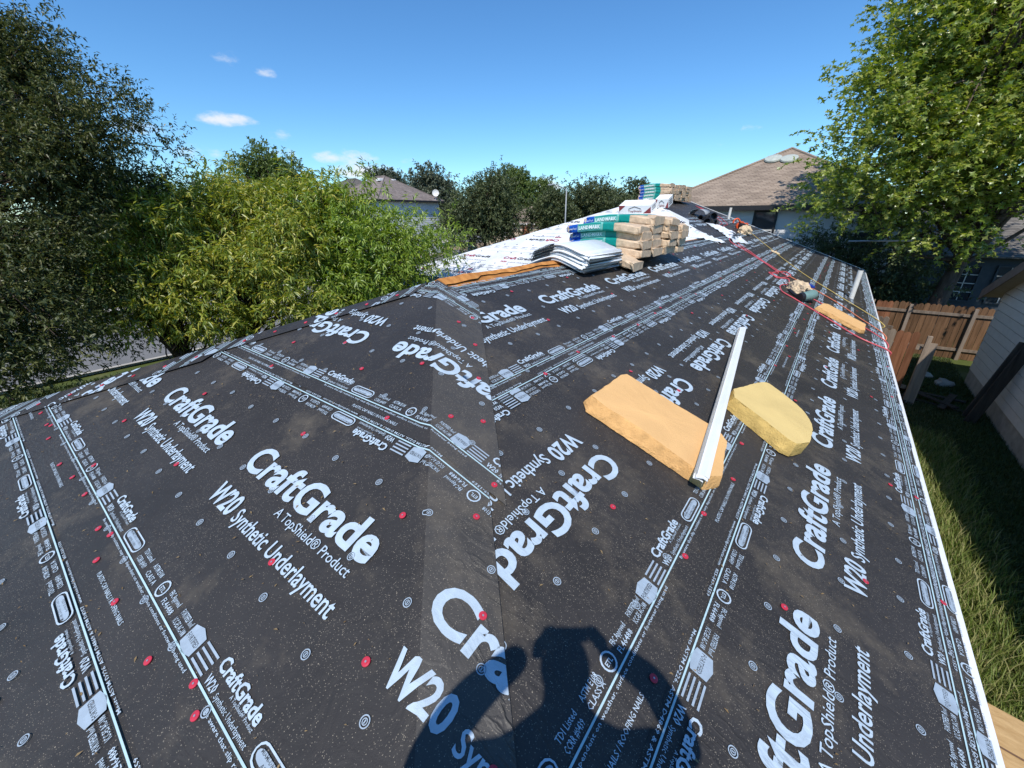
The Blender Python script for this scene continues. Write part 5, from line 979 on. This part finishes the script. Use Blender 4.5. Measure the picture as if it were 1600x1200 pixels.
foam('large orange foam pad under the white metal strips', [(-.37, 1.74, .09), (-.35, 2.50, .03), (-.24, 2.56, .02), (.18, 2.50, .02), (.26, 2.42, .02), (.24, 1.72, .01), (.18, 1.69, .02), (-.30, 1.68, .03)], .08, .03, ['foam_orange', 'foam_dark'], 3)
foam('yellow foam pad with one rounded side right of the metal strips', [(.80, 2.36, .03), (.60, 2.80, .05), (.62, 2.86, .03), (.78, 2.93, .01), (1.10, 2.93, .01), (1.32, 2.83, .01), (1.46, 2.62, .01), (1.44, 2.50, .01), (.95, 2.34, .01)], .105, .03, ['foam_yellow', 'foam_yellow_cut'], 5)
foam('long thin foam pad by the nail gun near the eave', [(6.28, 2.70, .02), (5.95, 3.38, .02), (6.05, 3.44, .02), (6.62, 3.46, .01), (6.98, 2.86, .01), (6.85, 2.78, .01)], .06, .02, ['foam_orange', 'foam_dark'], 8)
# white metal drip-edge strips, one end propped on the foam pad
P0 = onR(-.44, 2.45, .112); P1 = onR(2.85, 2.085, .06); ax = (P1-P0); Ls = ax.length; ax.normalize(); sx_ = ax.cross(NR).normalized(); up_ = sx_.cross(ax)
T = empty('drip_edge_bundle', tuple(P0), 'bundle of long white metal drip-edge strips propped on the orange foam pad', 'metal strips')
for i in range(7):
    m = MB(); th = .0025; o0 = i*.0095; sh_ = (i-3)*.004; ext = random.uniform(-.03, .05)
    prof = [(-.065+sh_*1.2, .03+o0*.55-.012), (-.06+sh_, -.0+o0*.55), (.0+sh_+o0*.25, .012+o0), (.045+sh_+o0*.3, .008+o0), (.052+sh_+o0*.3, -.025+o0)]
    A = [P0+sx_*a*.5+up_*b*.62+ax*ext for a, b in prof]; B = [p+ax*Ls for p in A]; off = up_*th
    n = len(A); Vv = A+B+[p+off for p in A]+[p+off for p in B]
    m.add(Vv, [(j, j+1, n+j+1, n+j) for j in range(n-1)]+[(2*n+j, 3*n+j, 3*n+j+1, 2*n+j+1) for j in range(n-1)]+[(j, 2*n+j, 2*n+j+1, j+1) for j in range(n-1)]+[(n+j, n+j+1, 3*n+j+1, 3*n+j) for j in range(n-1)]+[(0, n, 3*n, 2*n), (n-1, 3*n-1, 4*n-1, 2*n-1)])
    sub(m.build('drip_edge_strip', 'white_metal'), T)
# ------------------------------------------------------------------ hose and ropes
def cord(name, label, pts, rad, mat, n=7, wob=0., cat='hose', sub_=7):
    P = [onR(y, x, rad+.014+(h if len(q) > 2 else 0)) for q in pts for (y, x, h) in [(q[0], q[1], q[2] if len(q) > 2 else 0)]]; P = catmull(P, sub_)
    if wob: P = [p+Vector((mnoise.noise(p*2.1)*wob, mnoise.noise(p*2.3+Vector((4, 4, 4)))*wob, 0)) for p in P]
    m = MB(); m.tube(P, rad, n); return tag(m.build(name, mat, smooth=True), label, cat)
cord('air_hose', 'red air hose snaking down the slope from the far ridge to the eave', [(16.5, -2.3), (15.4, -1.3), (13.9, -.63), (12.9, -.5), (11.6, .1), (10.3, .42), (9.6, 1.08), (8.8, 1.66), (8.45, 1.86), (8.0, 1.72), (7.95, 1.95), (8.8, 2.06), (9.0, 1.92), (8.2, 1.78), (7.75, 1.9), (8.2, 2.08), (7.62, 2.14), (7.1, 2.06), (6.64, 2.12), (6.45, 2.22), (6.2, 2.6), (5.88, 3.0), (5.58, 3.36), (5.6, 3.76), (5.62, 3.80, -.12), (5.62, 3.81, -.5)], .0115, 'hose_red', wob=.02)
cord('air_hose', 'second red hose running beside the first near the far stack', [(16.6, -2.2), (15.6, -1.1), (14.3, -.55), (13.4, -.45), (12.2, -.2), (10.8, .40), (9.9, 1.02), (9.0, 1.62), (8.6, 2.0)], .0105, 'hose_red', wob=.03)
cord('extension_cord', 'orange cord running from the hose coil over the eave', [(8.7, 2.02), (8.45, 2.35), (8.05, 2.92), (7.3, 3.4), (6.72, 3.77), (6.6, 3.80, -.15), (6.58, 3.8, -.6)], .009, 'rope_orange', cat='cord', wob=.008)
cord('safety_rope', 'yellow rope stretched from the orange saw down to the eave', [(14.9, -.10, .06), (12.8, .9, .02), (10.2, 2.14), (9.0, 2.96), (7.82, 3.77), (7.75, 3.80, -.15), (7.74, 3.8, -.7)], .0085, 'rope_yellow', cat='rope', wob=.006)
cord('air_hose', 'thin pink hose from the hose coil to the eave by the foam pad', [(7.2, 2.5), (7.0, 2.9), (6.72, 3.3), (6.15, 3.77), (6.1, 3.80, -.2), (6.1, 3.8, -.6)], .009, 'hose_red', wob=.008)
crumple('paper_scrap', 'small crumpled paper scrap on the far slope by the yellow rope', 'scrap', onR(11.7, 1.28), Vector((.22, .1, -.08)), Vector((-.05, .3, .02)), 6, 6, .09, 'canvas', 9, NR, 9.)
# leaf bits and wood chips scattered over the sheets
rg = np.random.default_rng(77); n = 1500; P = []; D = []
while len(P) < n:
    if rg.random() < .55: y, x = rg.uniform(-3, 6), rg.uniform(0.1, 3.7); ok = y > -x+.4; q = np.array(onR(y, x, .0165))
    else: x, y = rg.uniform(-3, 3), rg.uniform(-3.6, -.3); ok = abs(x) < -y-.1; q = np.array([x, y, s*y])+np.array([0, -s, 1])/k*.0165
    if ok and mnoise.noise(Vector(q)*1.3) > -.15: P.append(q)
P = np.array(P); D = rand_unit(rg, n); D[:, 2] *= .05; D[:, 2] -= .3*0; sz = rg.uniform(.3, 1., n)**2
Dn = D-np.outer(D@np.array([.2, -.1, .95]), [0, 0, 1])
leaves('wood_chips', P, Dn+1e-6, np.tile([0.2, 0, 1.], (n, 1)), .018*sz+.004, .006*sz+.002, 'blade', None, 'litter')
tag(bpy.data.objects['wood_chips'], 'tiny wood chips and leaf bits strewn over the black sheets', 'debris', kind='stuff')

# ------------------------------------------------------------------ the photographer (behind the lens; casts the long-armed shadow)
FH = Vector((-.6121, .7907, 0)); RH = Vector((.7907, .6121, 0)); C0 = Vector(CAM)
def B_(r_, f_, z_): return C0+RH*r_+FH*f_+Vector((0, 0, z_))
def roof_z(p): return min(-s*p.x, s*p.y, 0)
def skin(name, verts, edges, mat, parent, root=0, lev=2):
    me = bpy.data.meshes.new(name); me.from_pydata([v[0] for v in verts], edges, []); o = link(name, me, parent, mat)
    md = o.modifiers.new('skin', 'SKIN'); md.use_smooth_shade = True
    sl = me.skin_vertices[0].data
    for i, v in enumerate(verts): sl[i].radius = (v[1], v[1]) if not isinstance(v[1], tuple) else v[1]; sl[i].use_root = i == root
    ss = o.modifiers.new('sub', 'SUBSURF'); ss.levels = lev; ss.render_levels = lev; return o
fl = B_(-.16, -.36, 0); fr = B_(.16, -.26, 0); fl.z = roof_z(fl)+.02; fr.z = roof_z(fr)+.02
person = empty('person', (B_(0, -.3, 0).x, B_(0, -.3, 0).y, fl.z), 'person in dark shirt holding a phone up with both hands, behind the lens', 'person')
pel = B_(0, -.36, -.66)
bv = [(pel, .15), (B_(-.05, -.33, -.42), .15), (B_(-.06, -.29, -.21), .155), (B_(-.07, -.23, -.03), .066), (B_(-.08, -.20, .08), .08), (B_(-.08, -.195, .15), .084), (B_(-.08, -.2, .2), .06),
      (B_(-.27, -.27, -.18), .09), (B_(-.45, -.17, -.30), .075), (B_(-.335, -.10, -.11), .062), (B_(-.185, -.05, .015), .045),
      (B_(.14, -.26, -.19), .085), (B_(.36, -.15, -.32), .072), (B_(.26, -.09, -.10), .058), (B_(.10, -.05, .01), .045),
      (B_(-.12, -.35, -.76), .095), (B_(-.15, -.30, -1.10), .065), (fl+Vector((0, 0, .10)), .045), (fl+FH*.12+Vector((0, 0, .03)), .04),
      (B_(.12, -.34, -.76), .095), (B_(.16, -.24, -1.14), .065), (fr+Vector((0, 0, .10)), .045), (fr+FH*.12+Vector((0, 0, .03)), .04)]
be_ = [(0, 1), (1, 2), (2, 3), (3, 4), (4, 5), (5, 6), (2, 7), (7, 8), (8, 9), (9, 10), (2, 11), (11, 12), (12, 13), (13, 14), (0, 15), (15, 16), (16, 17), (17, 18), (0, 19), (19, 20), (20, 21), (21, 22)]
sub(skin('body', bv, be_, 'shirt', None), person)
hd = bmesh.new(); bmesh.ops.create_uvsphere(hd, u_segments=20, v_segments=14, radius=1)
for v in hd.verts:
    q = v.co.copy(); z = q.z; y = q.y; w_ = .078*(1-.25*max(0, -z)); v.co = Vector((q.x*w_, y*.098*(1-.12*max(0, -z)), z*.122))
    if y > .85 and -.35 < z < .25: v.co.y += .018*(1-abs(z+.05)*2)
me = bpy.data.meshes.new('head'); hd.to_mesh(me); hd.free(); ho = link('head', me, None, 'skin'); hc = B_(-.08, -.195, .12); M_ = Matrix((RH, FH, Vector((0, 0, 1)))).transposed().to_4x4(); ho.matrix_world = Matrix.Translation(hc) @ M_; ho.parent = person; ho.matrix_parent_inverse = Matrix.Translation(-Vector(person.location))
me.polygons.foreach_set('use_smooth', [True]*len(me.polygons))
hr = bmesh.new(); bmesh.ops.create_uvsphere(hr, u_segments=20, v_segments=12, radius=1); bmesh.ops.delete(hr, geom=[v for v in hr.verts if v.co.z < -.25 or (v.co.y > .55 and v.co.z < .45)], context='VERTS')
for v in hr.verts: v.co = Vector((v.co.x*.085, v.co.y*.104-.004, v.co.z*.128+.003))
me = bpy.data.meshes.new('hair'); hr.to_mesh(me); hr.free(); h2 = link('hair', me, None, 'hair'); h2.matrix_world = Matrix.Translation(hc) @ M_; h2.parent = person; h2.matrix_parent_inverse = Matrix.Translation(-Vector(person.location))
for sg, hx in ((-1, -.155), (1, .095)):
    palm = B_(hx, -.04, .015); vs = [(B_(hx, -.05, -.02), .026), (palm, .03)]; es = [(0, 1)]
    for q, (dz, ln_) in enumerate(((.055, .075), (.035, .085), (.012, .08), (-.012, .06))):
        b = len(vs); a0 = B_(hx-sg*.02, -.03, dz); vs += [(a0, .0095), (B_(hx-sg*.035, .006, dz+.012), .009), (B_(hx-sg*(.035+ln_*.42), .012, dz+.02), .0078)]; es += [(1, b), (b, b+1), (b+1, b+2)]
    b = len(vs); vs += [(B_(hx-sg*.01, -.055, .02), .011), (B_(hx-sg*.05, -.045, .035), .009)]; es += [(1, b), (b, b+1)]
    vs = [(p if (p-C0).dot(FH) < -.004 else p-FH*((p-C0).dot(FH)+.008), r_) for p, r_ in vs]
    sub(skin('hand', vs, es, 'skin', None, 0, 1), person)
ph = MB(); M2 = Matrix.Translation(B_(-.05, -.016, .045)) @ M_; ph.box((-.082, -.004, -.039), (.082, .004, .039), M=M2); tag(ph.build('phone', 'tool_black', bevel=.003), 'black phone held sideways in the photographer hands', 'phone')
